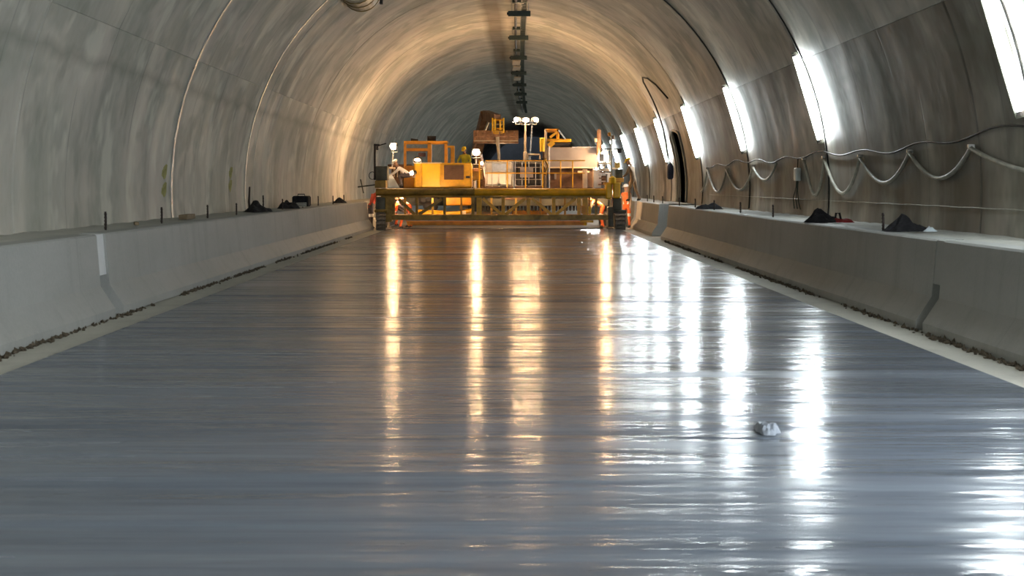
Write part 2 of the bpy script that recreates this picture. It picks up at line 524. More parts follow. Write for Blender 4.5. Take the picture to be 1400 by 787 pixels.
# end of the tunnel far beyond the bend, ground, slab
tag(MB().mm(-4, 16, Y_END, Y_END + .4, -1, 11).build('wall_end', M_LEDGE), 'far end of the tunnel', kind='structure')
tag(MB().prism([(-7, -.06), (7, -.06), (7, -.5), (-7, -.5)], stations(Y_BACK, 57.9, 4), None).build('floor_gutter', M_STRIP), 'bare dusty strip between slab and barriers', kind='structure')
tag(MB().prism([(-7, -.055), (7, -.055), (7, -.5), (-7, -.5)], stations(57.9, Y_END, 4), None).build('floor_subbase', M_SUB), 'pale unpaved ground beyond the machine', kind='structure')
SLAB = 4.56
slab = MB().prism([(-SLAB, -.3), (-SLAB, -.008), (-SLAB + .008, 0), (SLAB - .008, 0), (SLAB, -.008), (SLAB, -.3)], stations(Y_BACK, 57.7, 3), None).build('floor', M_SLAB)
tag(slab, 'freshly laid wet grey concrete road slab', kind='structure')
# the 'Object' texture coordinate of the slab runs in metres along x (across) and y (along)

# barriers: safety-shape concrete with a sloped toe
def prof(side, u0=0.0):
    p = [(5.20, -.05), (5.20, .06), (5.40, .36), (5.46, 1.045), (5.485, 1.07), (5.80, 1.07), (5.80, -.05)]
    p = [(side * x, z) for x, z in p]
    return p if side > 0 else p[::-1]
def barrier(side, y0, y1, label):
    o = MB().prism(prof(side), stations(y0, y1, 4), None).build('concrete_barrier', M_BAR)
    tag(o, label, 'barrier', 'concrete barriers along the carriageway')
    return o
bl1 = barrier(-1, -30, 19.95, 'smooth pale concrete barrier on the left, nearest, before the notched joint')
bl2 = barrier(-1, 20.40, 58.4, 'long pale concrete barrier on the left between notched joint and machine')
bl3 = barrier(-1, 60.2, 120, 'concrete barrier on the left beside the paving machine')
br1 = barrier(1, -30, 17.85, 'dark shaded concrete barrier on the right, nearest, before the toe notch')
br2 = barrier(1, 18.15, 48.0, 'long shaded concrete barrier on the right under the black bundles')
br3 = barrier(1, 51.0, 60.2, 'short concrete barrier on the right, warm-lit, beside the machine track')
br4 = barrier(1, 61.2, 120, 'concrete barrier on the right behind the machine')
# mortar plugs closing the upper part of the two joints
def plug(side, y0, y1, parent, inset, zb):
    p = [(5.42 + inset, zb), (5.47 + inset, 1.06), (5.8, 1.06), (5.8, zb)]
    p = [(side * x, z) for x, z in p]
    MB().prism(p, y0, y1).build('joint_mortar', M_FILL if side < 0 else M_BAR, parent)
plug(-1, 19.95, 20.40, bl1, .025, .50)
plug(1, 17.85, 18.15, br1, .0, .52)

# raised walkways behind the barriers
def walkway(side, y0, y1, name, label):
    m = MB()
    n = int((y1 - y0) / .45) + 1
    k = 6
    vs_, fs_ = [], []
    for i in range(n + 1):
        y = y0 + (y1 - y0) * i / n
        for j in range(k + 1):
            x = 5.80 + (6.86 - 5.80) * j / k
            z = 1.06 + (0 if j == 0 else random.uniform(-.012, .016))
            vs_.append((cx(y) + side * x, y, z))
    for i in range(n):
        for j in range(k):
            a = i * (k + 1) + j
            fs_.append((a, a + 1, a + k + 2, a + k + 1))
    m.add(vs_, fs_)
    m.prism([(side * 5.80, -.05), (side * 5.80, 1.03), (side * 6.86, 1.03), (side * 6.86, -.05)][::side], stations(y0, y1, 4), None)
    tag(m.build(name, M_LEDGE), label, kind='structure')
walkway(-1, -30, 58.4, 'floor_ledge_left', 'raised walkway behind the left barrier')
walkway(-1, 60.2, 120, 'floor_ledge_left_far', 'raised walkway behind the left barrier beyond the gap')
walkway(1, -30, 48, 'floor_ledge_right', 'raised walkway behind the right barrier')
walkway(1, 51, 60.2, 'floor_ledge_right_mid', 'raised walkway by the wall recess')
walkway(1, 61.2, 120, 'floor_ledge_right_far', 'raised walkway on the right beyond the machine')

# ---------------------------------------------------------------- fluorescent lamps on the right-hand wall
def wall_lamp(y, label, z0=2.68, z1=4.42, twin=False):
    a0, a1 = math.asin((z0 - CZ) / R), math.asin((z1 - CZ) / R)
    root = empty('wall_lamp', (wallx(y, z0, 1), y, z0), label, 'lamp', 'fluorescent lamps along the right wall')
    def P(a, off, dy=0.0):
        return Vector((cx(y) + (R - off) * math.cos(a), y + dy, CZ + (R - off) * math.sin(a)))
    p0, p1 = P(a0, .11, -.02), P(a1, .11, -.02)
    for dy_ in ((0, .14) if twin else (0,)):
        MB().tube([p0 + Vector((0, dy_, 0)), p1 + Vector((0, dy_, 0))], .042, 12).build('tube', M_TUBE2 if twin else M_TUBE, root, smooth=True)
    # reflector on the side away from the camera side, end caps
    ac = (a0 + a1) / 2
    q0, q1 = P(a0, .05, .075), P(a1, .05, .075)
    rad = (P(ac, 1.0) - P(ac, 0.0)).normalized()
    ax = (p1 - p0).normalized()
    fr = Matrix((rad, Vector((0, 1, 0)), ax)).transposed()
    if not twin:
        MB().box((q0 + q1) / 2, (.20, .03, (q1 - q0).length + .16), fr).build('reflector', DKG, root, bevel=.006)
    MB().box((q0 + q1) / 2 + rad * .06 - Vector((0, .05, 0)), (.035, .06, (q1 - q0).length), fr).build('housing', DKG, root, bevel=.008)
    for e, d_ in ((p0, -ax), (p1, ax)):
        MB().tube([e - d_ * .01, e + d_ * .05], .048, 10).build('end_cap', GRY, root)
    # cable pipe that follows the arch past the lamp, down to the walkway and up the vault
    n = 46
    lo, hi = math.asin((1.10 - CZ) / R), (PI * .40 if y < 45 else a1 + .05)
    pts = [P(lo + (hi - lo) * i / n, .02, -.12) for i in range(n + 1)]
    MB().tube(pts, .016, 6).build('cable_pipe', WIRE, root, smooth=True)
    return root
LY = [18.4] + [RING0 + RINGL * n - .12 for n in range(1, 14)]
LAB = ['wall lamp at the right picture edge, nearest fluorescent tube',
       'second nearest fluorescent wall lamp, near the white cable box',
       'third nearest fluorescent wall lamp on the right wall',
       'fourth nearest fluorescent wall lamp, just right of the dark recess',
       'fifth nearest fluorescent wall lamp, by the hanging dark bag',
       'sixth nearest fluorescent wall lamp, above the worker on the walkway']
LAB += ['%s nearest fluorescent wall lamp, beyond the machine' % w for w in ORD[6:]]
for i, y in enumerate(LY):
    wall_lamp(y, LAB[i])
for i, y in enumerate((8.6, -1.2, -11.0, -20.8)):  # lamp row continued unseen with added, overbright twins for near floor and left wall
    wall_lamp(y, '%s added twin wall lamp, unseen beside and behind the viewer' % ['first', 'second', 'third', 'fourth'][i], twin=True)

# yellow survey dabs sprayed on the left wall
for (y, z) in ((29.5, 1.62), (29.5, 1.98), (36.6, 1.70), (36.6, 2.02)):
    for k in range(2):
        h_, w_ = .13, .16
        pts = []
        for i in range(9):
            a = 2 * PI * i / 9
            rr_ = 1 + .25 * math.sin(3 * a + y + k)
            yy, zz = y + k * .12 + w_ * math.cos(a) * rr_, z + .06 * k + h_ * math.sin(a) * rr_
            pts.append(Vector((wallx(yy, zz, -1, .004), yy, zz)))
        MB().add(pts + [p_ - Vector((.02, 0, 0)) for p_ in pts], [tuple(range(9)), tuple(range(17, 8, -1))] + [(i, (i + 1) % 9, 9 + (i + 1) % 9, 9 + i) for i in range(9)]).build('paint_mark', SPRAY, wall_l)
# ---------------------------------------------------------------- cable tray under the crown
TX, TZ = 0.60, 8.08
tray = empty('cable_tray', (TX + cx(60), 60, TZ), 'ladder cable tray hung along the crown of the vault', 'cable tray')
TY0, TY1 = 44.0, 130.0
def run(dx, dz, w, h, name, mat, y0=TY0, y1=TY1):
    return MB().prism([(TX + dx - w / 2, TZ + dz), (TX + dx + w / 2, TZ + dz), (TX + dx + w / 2, TZ + dz + h), (TX + dx - w / 2, TZ + dz + h)], stations(y0, y1, 4), None).build(name, mat, tray)
run(.06, 0, .03, .07, 'side_rail', GRN)
run(.26, 0, .03, .07, 'side_rail', GRN)
r0 = None
y = TY0 + .3
while y < TY1:
    w = (TX + .16 + cx(y), y, TZ + .01)
    if r0 is None:
        r0 = MB().mm(w[0] - .1, w[0] + .1, w[1] - .06, w[1] + .06, w[2], w[2] + .04).build('rung', GRN, tray)
    else:
        again(r0, tray, w)
    y += .42
MB().tube([(TX - .14 + cx(y_), y_, TZ + .05 + .02 * math.sin(y_ * 2.1)) for y_ in stations(TY0, TY1, 1.6)], .05, 7).build('cable', WIRE, tray, smooth=True)
HY = [53.4, 62.2, 72.0, 82.0, 91.6, 101.0, 111.0]
for i, y in enumerate(HY):
    c = TX + cx(y)
    hg = empty('tray_hanger', (c, y, TZ - .1), '%s hanger plate from the viewer holding the crown cable tray' % (['first'] + ORD[1:])[i], 'bracket', 'hanger plates of the cable tray')
    MB().mm(c - .42, c + .40, y - .05, y + .05, TZ - .2, TZ + .0).build('plate', GRN, hg, bevel=.012)
    MB().tube([(c - .46, y, TZ - .1), (c - .40, y, TZ - .1)], .05, 8).build('end_knob', BLK, hg)
    for dx in (-.28, .32):
        top = CZ + math.sqrt(R * R - (TX + dx) ** 2)
        MB().tube([(c + dx, y, TZ - .02), (c + dx, y, top + .02)], .015, 6).build('rod', STL, hg)
    MB().mm(c - .3, c + .1, y - 2.6, y - 2.3, TZ - .02, TZ + .1).build('junction_box', GRN, hg, bevel=.01)
# flat panel boxes between the 3rd and 5th hangers
for i, y in enumerate((75.0, 78.6, 86.5)):
    c = TX - .14 + cx(y)
    o = MB().mm(c - .2, c + .2, y - 1.2, y + 1.2, TZ - .12, TZ - .04).build('crown_panel', CRM, bevel=.01)
    tag(o, 'flat pale panel under the crown cable tray, %s from the viewer' % ['first', 'second', 'third'][i], 'panel', 'panels under the cable tray')

# ventilation fan housing hung high on the left, its underside just in frame
fc = Vector((-3.74, 40.6, 7.20))
fan = empty('jet_fan', (fc.x, fc.y, fc.z - .5), 'pale rounded fan housing hung from the vault at the top edge', 'fan')
MB().tube([fc + Vector((0, -1.1, 0)), fc + Vector((0, -1.0, 0)), fc + Vector((0, 1.0, 0)), fc + Vector((0, 1.1, 0))], [.50, .54, .54, .50], 24).build('housing', CRM, fan, smooth=False)
for yy in (-.9, 0, .9):
    MB().tube([fc + Vector((0, yy - .03, 0)), fc + Vector((0, yy + .03, 0))], .56, 24).build('band', OLI, fan)
MB().mm(fc.x + .60, fc.x + .68, fc.y - .1, fc.y + .1, fc.z - .45, fc.z - .1).build('connector', BLK, fan)
for s_ in (-1, 1):
    MB().bar(fc + Vector((.0, s_ * .8, .4)), fc + Vector((-.25, s_ * .8, .95)), .06).build('hanger', STL, fan)

# ---------------------------------------------------------------- hoses and cables on the right-hand wall
def wp(y, z, off=.05):
    return Vector((wallx(y, z, 1, off), y, z))
peaks = [(14.0, 2.3), (20.6, 2.26), (23.7, 2.26), (27.0, 2.25), (30.0, 2.28), (32.0, 2.28)]
vals = [(17.5, 1.85), (22.1, 1.84), (25.4, 1.77), (28.4, 1.56), (31.1, 1.52)]
def garland(peaks, vals, off, r, name, label):
    pts = []
    for i in range(len(peaks) - 1):
        (y0, z0), (y1, z1) = peaks[i], peaks[i + 1]
        zm = vals[i][1]
        n = 14
        for j in range(n + (i == len(peaks) - 2)):
            t_ = j / n
            base = z0 + (z1 - z0) * t_
            sag = (min(z0, z1) - zm) * (1 - abs(2 * t_ - 1) ** 1.9)
            pts.append(wp(y0 + (y1 - y0) * t_, base - sag, off))
    root = empty(name, wp(*peaks[0]), label, 'hose', 'hoses slung along the right wall')
    MB().tube(pts, r, 8).build('hose_line', HOSE, root, smooth=True)
    for (y, z) in peaks[1:]:
        MB().bar(wp(y, z + .03, -.02), wp(y, z + .03, .10), .05, .05).build('hook', STL, root)
garland(peaks, vals, .06, .034, 'slung_hose', 'pale hose hanging in long loops along the near right wall')
garland([(35.3, 2.25), (38.7, 2.22), (43.4, 2.2), (47.6, 2.25), (49.2, 1.5)], [(36.9, 1.84), (40.9, 1.58), (45.2, 1.49), (48.7, 1.4)], .06, .034, 'slung_hose', 'pale hose hanging in loops on the right wall before the recess')
pts = []
for i in range(90):
    y = 14 + i * (47.6 - 14) / 89
    z = 2.36 + .05 * math.sin(y * 1.7) + .035 * math.sin(y * .63 + 1) + max(0, 22 - y) * .035
    pts.append(wp(y, z, .04))
tag(MB().tube(pts, .016, 6).build('wall_cable', WIRE, smooth=True), 'thin dark cable running along the right wall above the looped hose', 'cable')
pts = [wp(14 + .5 * i, 1.42 + .004 * math.sin(i * 2.), .012) for i in range(68)]
tag(MB().tube(pts, .007, 5).build('guide_wire', HOSE), 'thin pale guide wire stretched low along the right wall', 'wire')
# cable loop and bag by the recess
pts = [wp(55.0, 5.55, .03), wp(54.6, 5.75, .12), wp(54.9, 5.72, .2)] + [wp(55.0 + .33 * i, 5.7 - .27 * i, .2 - .008 * i) for i in range(1, 11)]
pts = [wp(52.6, 4.85, .03), wp(53.6, 5.4, .03), wp(54.3, 5.68, .06), wp(54.9, 5.76, .12), wp(55.2, 5.62, .16)] + [wp(55.3 + .27 * i, 5.55 - .28 * i, .17) for i in range(1, 11)]
tag(MB().tube(pts, .03, 6).build('hanging_cable', WIRE, smooth=True), 'black cable drooping down the right wall to the dark bag', 'cable')
bp = wp(58.0, 2.0, .16)
bag = empty('hanging_bag', (bp.x, bp.y, 1.95), 'dark blue bag hanging on the right wall by the recess', 'bag')
m = MB()
vs_, fs_ = [], []
for i, (z, w_, d_) in enumerate(((0, .07, .05), (.06, .12, .08), (.3, .13, .09), (.52, .12, .08), (.62, .07, .05), (.66, .03, .03))):
    for k in range(10):
        a = 2 * PI * k / 10
        vs_.append((bp.x + math.cos(a) * w_ * (1 + .06 * math.sin(3 * a + i)), bp.y + math.sin(a) * d_ * 1.6, 1.95 + z))
for i in range(5):
    for k in range(10):
        fs_.append((i * 10 + k, i * 10 + (k + 1) % 10, i * 10 + 10 + (k + 1) % 10, i * 10 + 10 + k))
fs_ += [tuple(range(9, -1, -1)), tuple(range(50, 60))]
m.add(vs_, fs_).build('sack', BLU, bag, smooth=True)
MB().tube([(bp.x, bp.y, 2.6), (bp.x + .02, bp.y, 2.72), (bp.x + .12, bp.y, 2.78)], .012, 6).build('strap', BLK, bag)
# white cable box with its leads
q = wp(33.1, 1.83, .02)
bx = empty('cable_box', q, 'small white electrical box on the right wall under the slung cable', 'electrical box')
MB().mm(q.x - .11, q.x - .0, q.y - .42, q.y - .17, 1.83, 2.12).build('enclosure', BOXW, bx, bevel=.012)
MB().mm(q.x - .118, q.x - .11, q.y - .40, q.y - .19, 1.86, 2.09).build('lid', BOXW, bx)
for k in range(3):
    yy = q.y - .36 + .08 * k
    MB().tube([(q.x - .05, yy, 1.85), (q.x - .05, yy + .05, 1.6 + .05 * k), (q.x - .02, yy + .12 + .2 * k, 1.36 + .04 * k), (q.x - .02, yy + .25 * k - .1, 1.2)], .012, 6).build('lead', GRN, bx)
MB().tube([(q.x - .05, q.y - .3, 2.1), (q.x - .04, q.y - .3, 2.34)], .012, 6).build('lead', WIRE, bx)

# ---------------------------------------------------------------- pins on the ledges, bundles and debris
def pin(x, y, h, label, group):
    o = MB().tube([(x, y, 1.04), (x + .004, y, 1.06 + h * .5), (x - .003, y + .004, 1.06 + h)], .017, 6)
    for k in range(5):
        z = 1.09 + h * k / 5.5
        o.tube([(x, y, z), (x, y, z + .02)], .022, 6)
    tag(o.build('steel_pin', PIN), label, 'pin', group)
ly = [16.0, 22.0, 25.8, 29.6, 33.0, 36.4, 39.8, 43.4, 47.2, 50.8, 54.4]
lh = [.3, .28, .29, .28, .27, .42, .3, .26, .32, .3, .3]
for i, y in enumerate(ly):
    pin(-5.93 + cx(y) + (.04 if i % 2 else 0), y, lh[i], '%s upright steel pin from the viewer on the left ledge' % ('first' if i == 0 else ORD[i]), 'steel pins on the left ledge')
ry = [21.6, 26.2, 30.4, 34.8, 39.0, 43.2, 47.0, 52.5, 55.5, 58.5]
for i, y in enumerate(ry):
    pin(5.70 + cx(y) + (.03 if i % 2 else 0), y, .27, '%s upright steel pin from the viewer on the right ledge' % ('first' if i == 0 else ORD[i]), 'steel pins on the right ledge')

def heap(m, x, y, z, lx, ly_, h, seed, n=13):
    """crumpled bundle: a lumpy dome with folds"""
    rnd = random.Random(seed)
    ph = [rnd.uniform(0, 6.28) for _ in range(6)]
    vs_, fs_ = [], []
    for i in range(n):
        for j in range(n):
            a, b = 2 * i / (n - 1) - 1, 2 * j / (n - 1) - 1
            # map the square onto a disc
            u = a * math.sqrt(1 - b * b / 2); v = b * math.sqrt(1 - a * a / 2)
            d_ = math.hypot(u, v)
            k = 1 + .14 * math.sin(3 * math.atan2(v, u) + ph[0]) + .08 * math.sin(7 * math.atan2(v, u) + ph[1])
            hh = h * max(0, 1 - d_ ** 1.7) * (.72 + .28 * math.sin(5 * u + ph[2]) + .22 * math.sin(8 * v + 3 * u + ph[3])) + .004
            vs_.append((x + u * lx / 2 * k, y + v * ly_ / 2 * k, z + hh + (rnd.uniform(0, .025) if d_ < .9 else 0)))
    for i in range(n - 1):
        for j in range(n - 1):
            q = i * n + j
            fs_.append((q, q + n, q + n + 1, q + 1))
    base = len(vs_)
    edge = [i * n for i in range(n)] + [(n - 1) * n + j for j in range(1, n)] + [i * n + n - 1 for i in range(n - 2, -1, -1)] + [j for j in range(n - 2, 0, -1)]
    fs_.append(tuple(reversed(edge)))
    return m.add(vs_, fs_)
LZ = 1.071
def bundle(side, x, y, lx, ly_, h, seed, label, extra=None):
    X = side * x + cx(y)
    root = empty('tarp_bundle', (X, y, LZ), label, 'bundle')
    heap(MB(), X, y, LZ, lx, ly_, h, seed).build('tarp', TARP, root, smooth=False)
    return root, X
b, X = bundle(1, 5.88, 21.1, .66, .5, .22, 3, 'crumpled black bundle on the right ledge with a white scrap, nearest')
heap(MB(), X + .33, 21.0, LZ, .2, .14, .06, 9, 7).build('scrap', WHS, b)
b, X = bundle(1, 5.74, 26.0, .62, .55, .22, 4, 'black crumpled bundle with dark red cloth on the right ledge')
heap(MB(), X + .35, 26.0, LZ, .42, .3, .10, 12, 9).build('red_cloth', RED, b)
MB().tube([(X + .25, 26.0, LZ + .04), (X + .27, 26.0, LZ + .17), (X + .33, 26.0, LZ + .17), (X + .36, 26.0, LZ + .03)], .02, 6).build('strap', TARP, b)
bundle(1, 5.72, 40.0, .70, .55, .19, 5, 'flat black bundle on the right ledge, farthest, below the third wall lamp')
b, X = bundle(-1, 5.98, 36.2, .62, 1.6, .26, 6, 'low black heap of cloth on the left ledge')
bundle(-1, 5.95, 41.0, .55, 1.3, .26, 7, 'rounded dark bundle on the left ledge beside the black case')
bundle(-1, 5.95, 53.0, .5, .8, .20, 8, 'small dark bundle on the left ledge, farthest, near the machine')
# black case with a jumble
yk = 43.6
X = -5.95 + cx(yk)
cs = empty('tool_case', (X, yk, LZ), 'black tool case with pale straps on the left ledge', 'case')
MB().mm(X - .24, X + .24, yk - .35, yk + .35, LZ + .02, LZ + .34).build('body', TARP, cs, bevel=.04)
MB().tube([(X - .1, yk - .1, LZ + .33), (X - .1, yk - .1, LZ + .39), (X + .1, yk - .1, LZ + .39), (X + .1, yk - .1, LZ + .33)], .015, 6).build('handle', BLK, cs)
for k in range(3):
    MB().bar((X - .22, yk - .5 + .03 * k, LZ + .02 + .05 * k), (X + .2, yk - .42, LZ + .05 + .04 * k), .03).build('strap', HOSE, cs)
# plank and small offcuts on the left ledge
tag(MB().box((-5.98, 28.6, LZ + .05), (.16, 1.1, .09), Matrix.Rotation(.06, 3, 'Z')).build('wooden_plank', WOOD, bevel=.008), 'short wooden plank lying on the left ledge', 'plank')
tag(MB().box((-5.95, 24.4, LZ + .03), (.07, .3, .05), Matrix.Rotation(.3, 3, 'Z')).build('wooden_offcut', WOOD, bevel=.006), 'small dark wooden offcut on the left ledge before the plank', 'offcut')
# pole leaning among the bundles
tag(MB().tube([(-6.05, 36.4, LZ), (-6.08, 36.45, LZ + .25), (-6.07, 36.5, LZ + .62)], [.03, .028, .02], 8).build('stub_pole', PIN), 'short thick dark post standing by the black heap on the left ledge', 'post')

# crumbs of soil and mortar along the toes of the barriers: too many to count
def crumbs(side, y0, y1, n, label):
    m = MB()
    for _ in range(n):
        y = y0 + (y1 - y0) * random.random() ** 1.2
        if math.sin(y * 1.3) + math.sin(y * .47 + 1) < random.uniform(-1.4, .6):
            continue
        x = 5.19 - abs(random.gauss(0, .045))
        s = random.uniform(.012, .042)
        rot = Matrix.Rotation(random.uniform(0, 3), 3, 'Z') @ Matrix.Rotation(random.uniform(0, 3), 3, 'X')
        c = Vector((side * x + cx(y), y, -.06 + s * .35))
        vs_ = [c + rot @ Vector(d) * s * random.uniform(.6, 1.2) for d in ((1, 0, 0), (-1, 0, 0), (0, 1.3, 0), (0, -1.2, 0), (0, 0, .7), (0, 0, -.7))]
        m.add(vs_, [(0, 2, 4), (2, 1, 4), (1, 3, 4), (3, 0, 4), (2, 0, 5), (1, 2, 5), (3, 1, 5), (0, 3, 5)])
    tag(m.build('soil_crumbs', SOIL), label, 'soil', kind='stuff')
crumbs(-1, 9, 50, 1500, 'dark soil crumbs along the toe of the left barrier')
crumbs(1, 9, 47, 1500, 'dark soil crumbs along the toe of the right barrier')
# scrap of film lying on the slab
heap(MB(), 1.94, 10.35, 0.0, .17, .34, .07, 21, 9).build('film_scrap', plain('grey_film', (0.30, 0.33, 0.38), 0.5, 0, 0.2, 12.0))
tag(bpy.data.objects['film_scrap'], 'crumpled pale plastic scrap lying on the wet slab', 'scrap')

# ---------------------------------------------------------------- machines
def lamp_head(parent, c, aim, w=.34, h=.24, name='work_lamp', mat=None, bracket=None):
    """flood-light: housing tapering backwards with a glowing lens in front"""
    c = Vector(c)
    z = Vector(aim).normalized()
    up = Vector((0, 0, 1))
    x = up.cross(z).normalized()
    y = z.cross(x)
    m = MB()
    vs_ = []
    for dz, k in ((0, 1.08), (-.09, 1.0), (-.17, .55)):
        for sx, sy in ((-1, -1), (1, -1), (1, 1), (-1, 1)):
            vs_.append(c + z * dz + x * sx * w / 2 * k + y * sy * h / 2 * k)
    fs_ = [(8, 9, 10, 11), (0, 3, 2, 1)]
    for i in range(2):
        for k in range(4):
            fs_.append((i * 4 + k, i * 4 + (k + 1) % 4, i * 4 + 4 + (k + 1) % 4, i * 4 + 4 + k))
    hs = m.add(vs_, fs_).build(name, BLK, parent)
    lv, lf_ = [], []
    for dz, k in ((.0, .97), (.05, .92), (.09, .68), (.105, .3)):
        for i in range(14):
            a_ = 2 * PI * i / 14
            lv.append(c + z * dz + x * math.cos(a_) * w / 2 * k + y * math.sin(a_) * h / 2 * k)
    for i in range(3):
        for k in range(14):
            lf_.append((i * 14 + k, i * 14 + (k + 1) % 14, i * 14 + 14 + (k + 1) % 14, i * 14 + 14 + k))
    lf_ += [tuple(range(42, 56)), tuple(range(13, -1, -1))]
    MB().add(lv, lf_).build('lens', mat or M_LAMP, hs, smooth=True)
    b = MB()
    for s_ in (-1, 1):
        b.bar(c + x * s_ * (w / 2 + .04) - z * .05, c + x * s_ * (w / 2 + .04) - z * .05 - up * (h / 2 + .1), .025)
    b.bar(c + x * (w / 2 + .05) - z * .05 - up * (h / 2 + .1), c - x * (w / 2 + .05) - z * .05 - up * (h / 2 + .1), .025)
    b.build('bracket', STL, hs)
    return hs

def crawler(parent, xa, xb, yc, ln, ht, z0=-.05, name='track'):
    """endless track seen end-on: core with wheels, and a plate for each link round the loop"""
    r = ht / 2
    zc = z0 + r
    core = MB()
    n = 10
    loop = []
    for i in range(n + 1):
        a = -PI / 2 + PI * i / n
        loop.append((yc + ln / 2 - r + (r - .05) * math.cos(a), zc + (r - .05) * math.sin(a)))
    for i in range(n + 1):
        a = PI / 2 + PI * i / n
        loop.append((yc - ln / 2 + r + (r - .05) * math.cos(a), zc + (r - .05) * math.sin(a)))
    k = len(loop)
    vs_ = [(xa + .04, y, z) for y, z in loop] + [(xb - .04, y, z) for y, z in loop]
    core.add(vs_, [tuple(range(k)), tuple(range(2 * k - 1, k - 1, -1))] + [(i, (i + 1) % k, k + (i + 1) % k, k + i) for i in range(k)])
    t = core.build(name, BLK, parent)
    # link plates
    st = ln - 2 * r
    per = 2 * st + 2 * PI * r
    np_ = int(per / .155)
    first = None
    for i in range(np_):
        s = per * i / np_
        if s < st:
            y, z, a = yc - st / 2 + s, zc - r, 0
        elif s < st + PI * r:
            a = (s - st) / r
            y, z = yc + st / 2 + r * math.sin(a), zc - r * math.cos(a)
        elif s < 2 * st + PI * r:
            y, z, a = yc + st / 2 - (s - st - PI * r), zc + r, PI
        else:
            a = PI + (s - 2 * st - PI * r) / r
            y, z = yc - st / 2 + r * math.sin(a), zc - r * math.cos(a)
        if first is None:
            x0 = (xa + xb) / 2
            mb = MB().mm(-(xb - xa) / 2, (xb - xa) / 2, -.062, .062, -.012, .03).mm(-(xb - xa) / 2, (xb - xa) / 2, -.02, .02, -.035, -.012)
            me = bpy.data.meshes.new('track_pad')
            me.from_pydata([v for v in mb.v], [], mb.f)
            me.materials.append(TRK)
            first = me
        o = link('track_pad', first, t, ((xa + xb) / 2, y, z + (0.0 if a else .035)))
        o.rotation_euler = (a, 0, 0)
    for yy in (yc - st / 2, yc, yc + st / 2):
        for xs in ((xa + .02, xa + .05), (xb - .05, xb - .02)):
            MB().tube([(xs[0], yy, zc), (xs[1], yy, zc)], r * .62, 14).build('wheel', DKG, t)
    return t

# ---- finishing bridge: trussed beam on two crawler tracks, in front
Y1 = 57.9
B = lambda px, py, y=Y1: at(px, py, y)
br = empty('finishing_bridge', (cx(Y1), Y1, 0), 'yellow trussed finishing bridge on two crawler tracks spanning the wet slab', 'paving machine')
xl, xm, xr = B(514, 0).x, B(648, 0).x, B(830, 0).x
zt, zb = B(0, 257).z, B(0, 268).z
zc = (zt + zb) / 2
rr = (zt - zb) / 2
MB().tube([(xl, Y1, zc), (xm - .02, Y1, zc)], rr * .92, 18).build('top_beam', OLI, br, smooth=False)
MB().tube([(xm + .02, Y1, zc), (xr, Y1, zc)], rr * .92, 18).build('top_beam', YEL, br, smooth=False)
MB().tube([(xm - .03, Y1, zc), (xm + .03, Y1, zc)], rr * 1.12, 18).build('beam_flange', OLI, br)
z1 = B(0, 270).z
MB().mm(xl + .2, xr, Y1 - .12, Y1 + .12, z1, z1 + .07).build('beam_plate', OLI, br, bevel=.01)
zc0, zc1 = B(0, 300.5).z, B(0, 293.5).z
MB().mm(B(535, 0).x, B(838, 0).x, Y1 - .1, Y1 + .1, zc0, zc1).build('bottom_chord', OLI, br, bevel=.015)
for px, w, mt in ((538, .12, OLI), (570, .10, OLI), (608, .10, OLI), (646.5, .12, OLI), (655, .20, YEL), (688, .13, YEL), (722.5, .13, YEL), (757, .14, YEL), (791.5, .13, YEL), (800, .2, YEL), (815, .1, OLI)):
    p = B(px, 0)
    MB().mm(p.x - w / 2, p.x + w / 2, Y1 - .07, Y1 + .07, zc1 - .02, z1 + .02).build('post', mt, br, bevel=.008)
for (a, b_, mt) in (((545, 272), (567, 293), OLI), ((573, 293), (604, 272), OLI), ((660, 271), (686, 293), YEL), ((691, 293), (718, 271), YEL), ((727, 271), (754, 293), YEL), ((760, 293), (787, 271), YEL)):
    MB().bar(B(*a), B(*b_), .11, .12).build('brace', mt, br)
# rear lattice of the bridge
for px in (552, 590, 630, 672, 706, 740, 774, 808):
    p = B(px, 0)
    MB().mm(p.x - .04, p.x + .04, Y1 + .9, Y1 + .98, zc1 - .02, z1 + .02).build('post', OLI, br)
MB().mm(xl + .3, xr, Y1 + .86, Y1 + 1.02, zc0 + .04, zc1).build('bottom_chord', OLI, br)
MB().mm(xl + .3, xr, Y1 + .86, Y1 + 1.02, z1, z1 + .14).build('beam_plate', OLI, br)
# float pan and dark drag bar on the concrete
MB().mm(B(556, 0).x, B(803, 0).x, Y1 + .2, Y1 + .75, B(0, 308).z, B(0, 302).z).build('float_pan', ORA, br, bevel=.02)
MB().mm(B(556, 0).x, B(803, 0).x, Y1 - .05, Y1 + .12, B(0, 302.0).z, B(0, 300.7).z).build('float_rail', CRM, br)
MB().mm(B(536, 0).x, B(838, 0).x, Y1 - .25, Y1 - .20, .004, .035).build('drag_bar', BLK, br)
MB().tube([B(800, 288), B(800, 308)], .05, 8).build('lift_screw', YEL2, br)
MB().mm(B(793, 0).x, B(811, 0).x, Y1 - .15, Y1 + .1, B(0, 304).z, B(0, 301).z).build('lift_bracket', YEL, br, bevel=.01)
MB().mm(B(794, 0).x, B(800, 0).x, Y1 - .2, Y1 - .1, B(0, 292).z, B(0, 281).z).build('hydraulic_block', ORA, br, bevel=.015)
MB().mm(B(804, 0).x, B(808, 0).x, Y1 - .2, Y1 - .1, B(0, 292).z, B(0, 282).z).build('hydraulic_block', YEL2, br, bevel=.015)
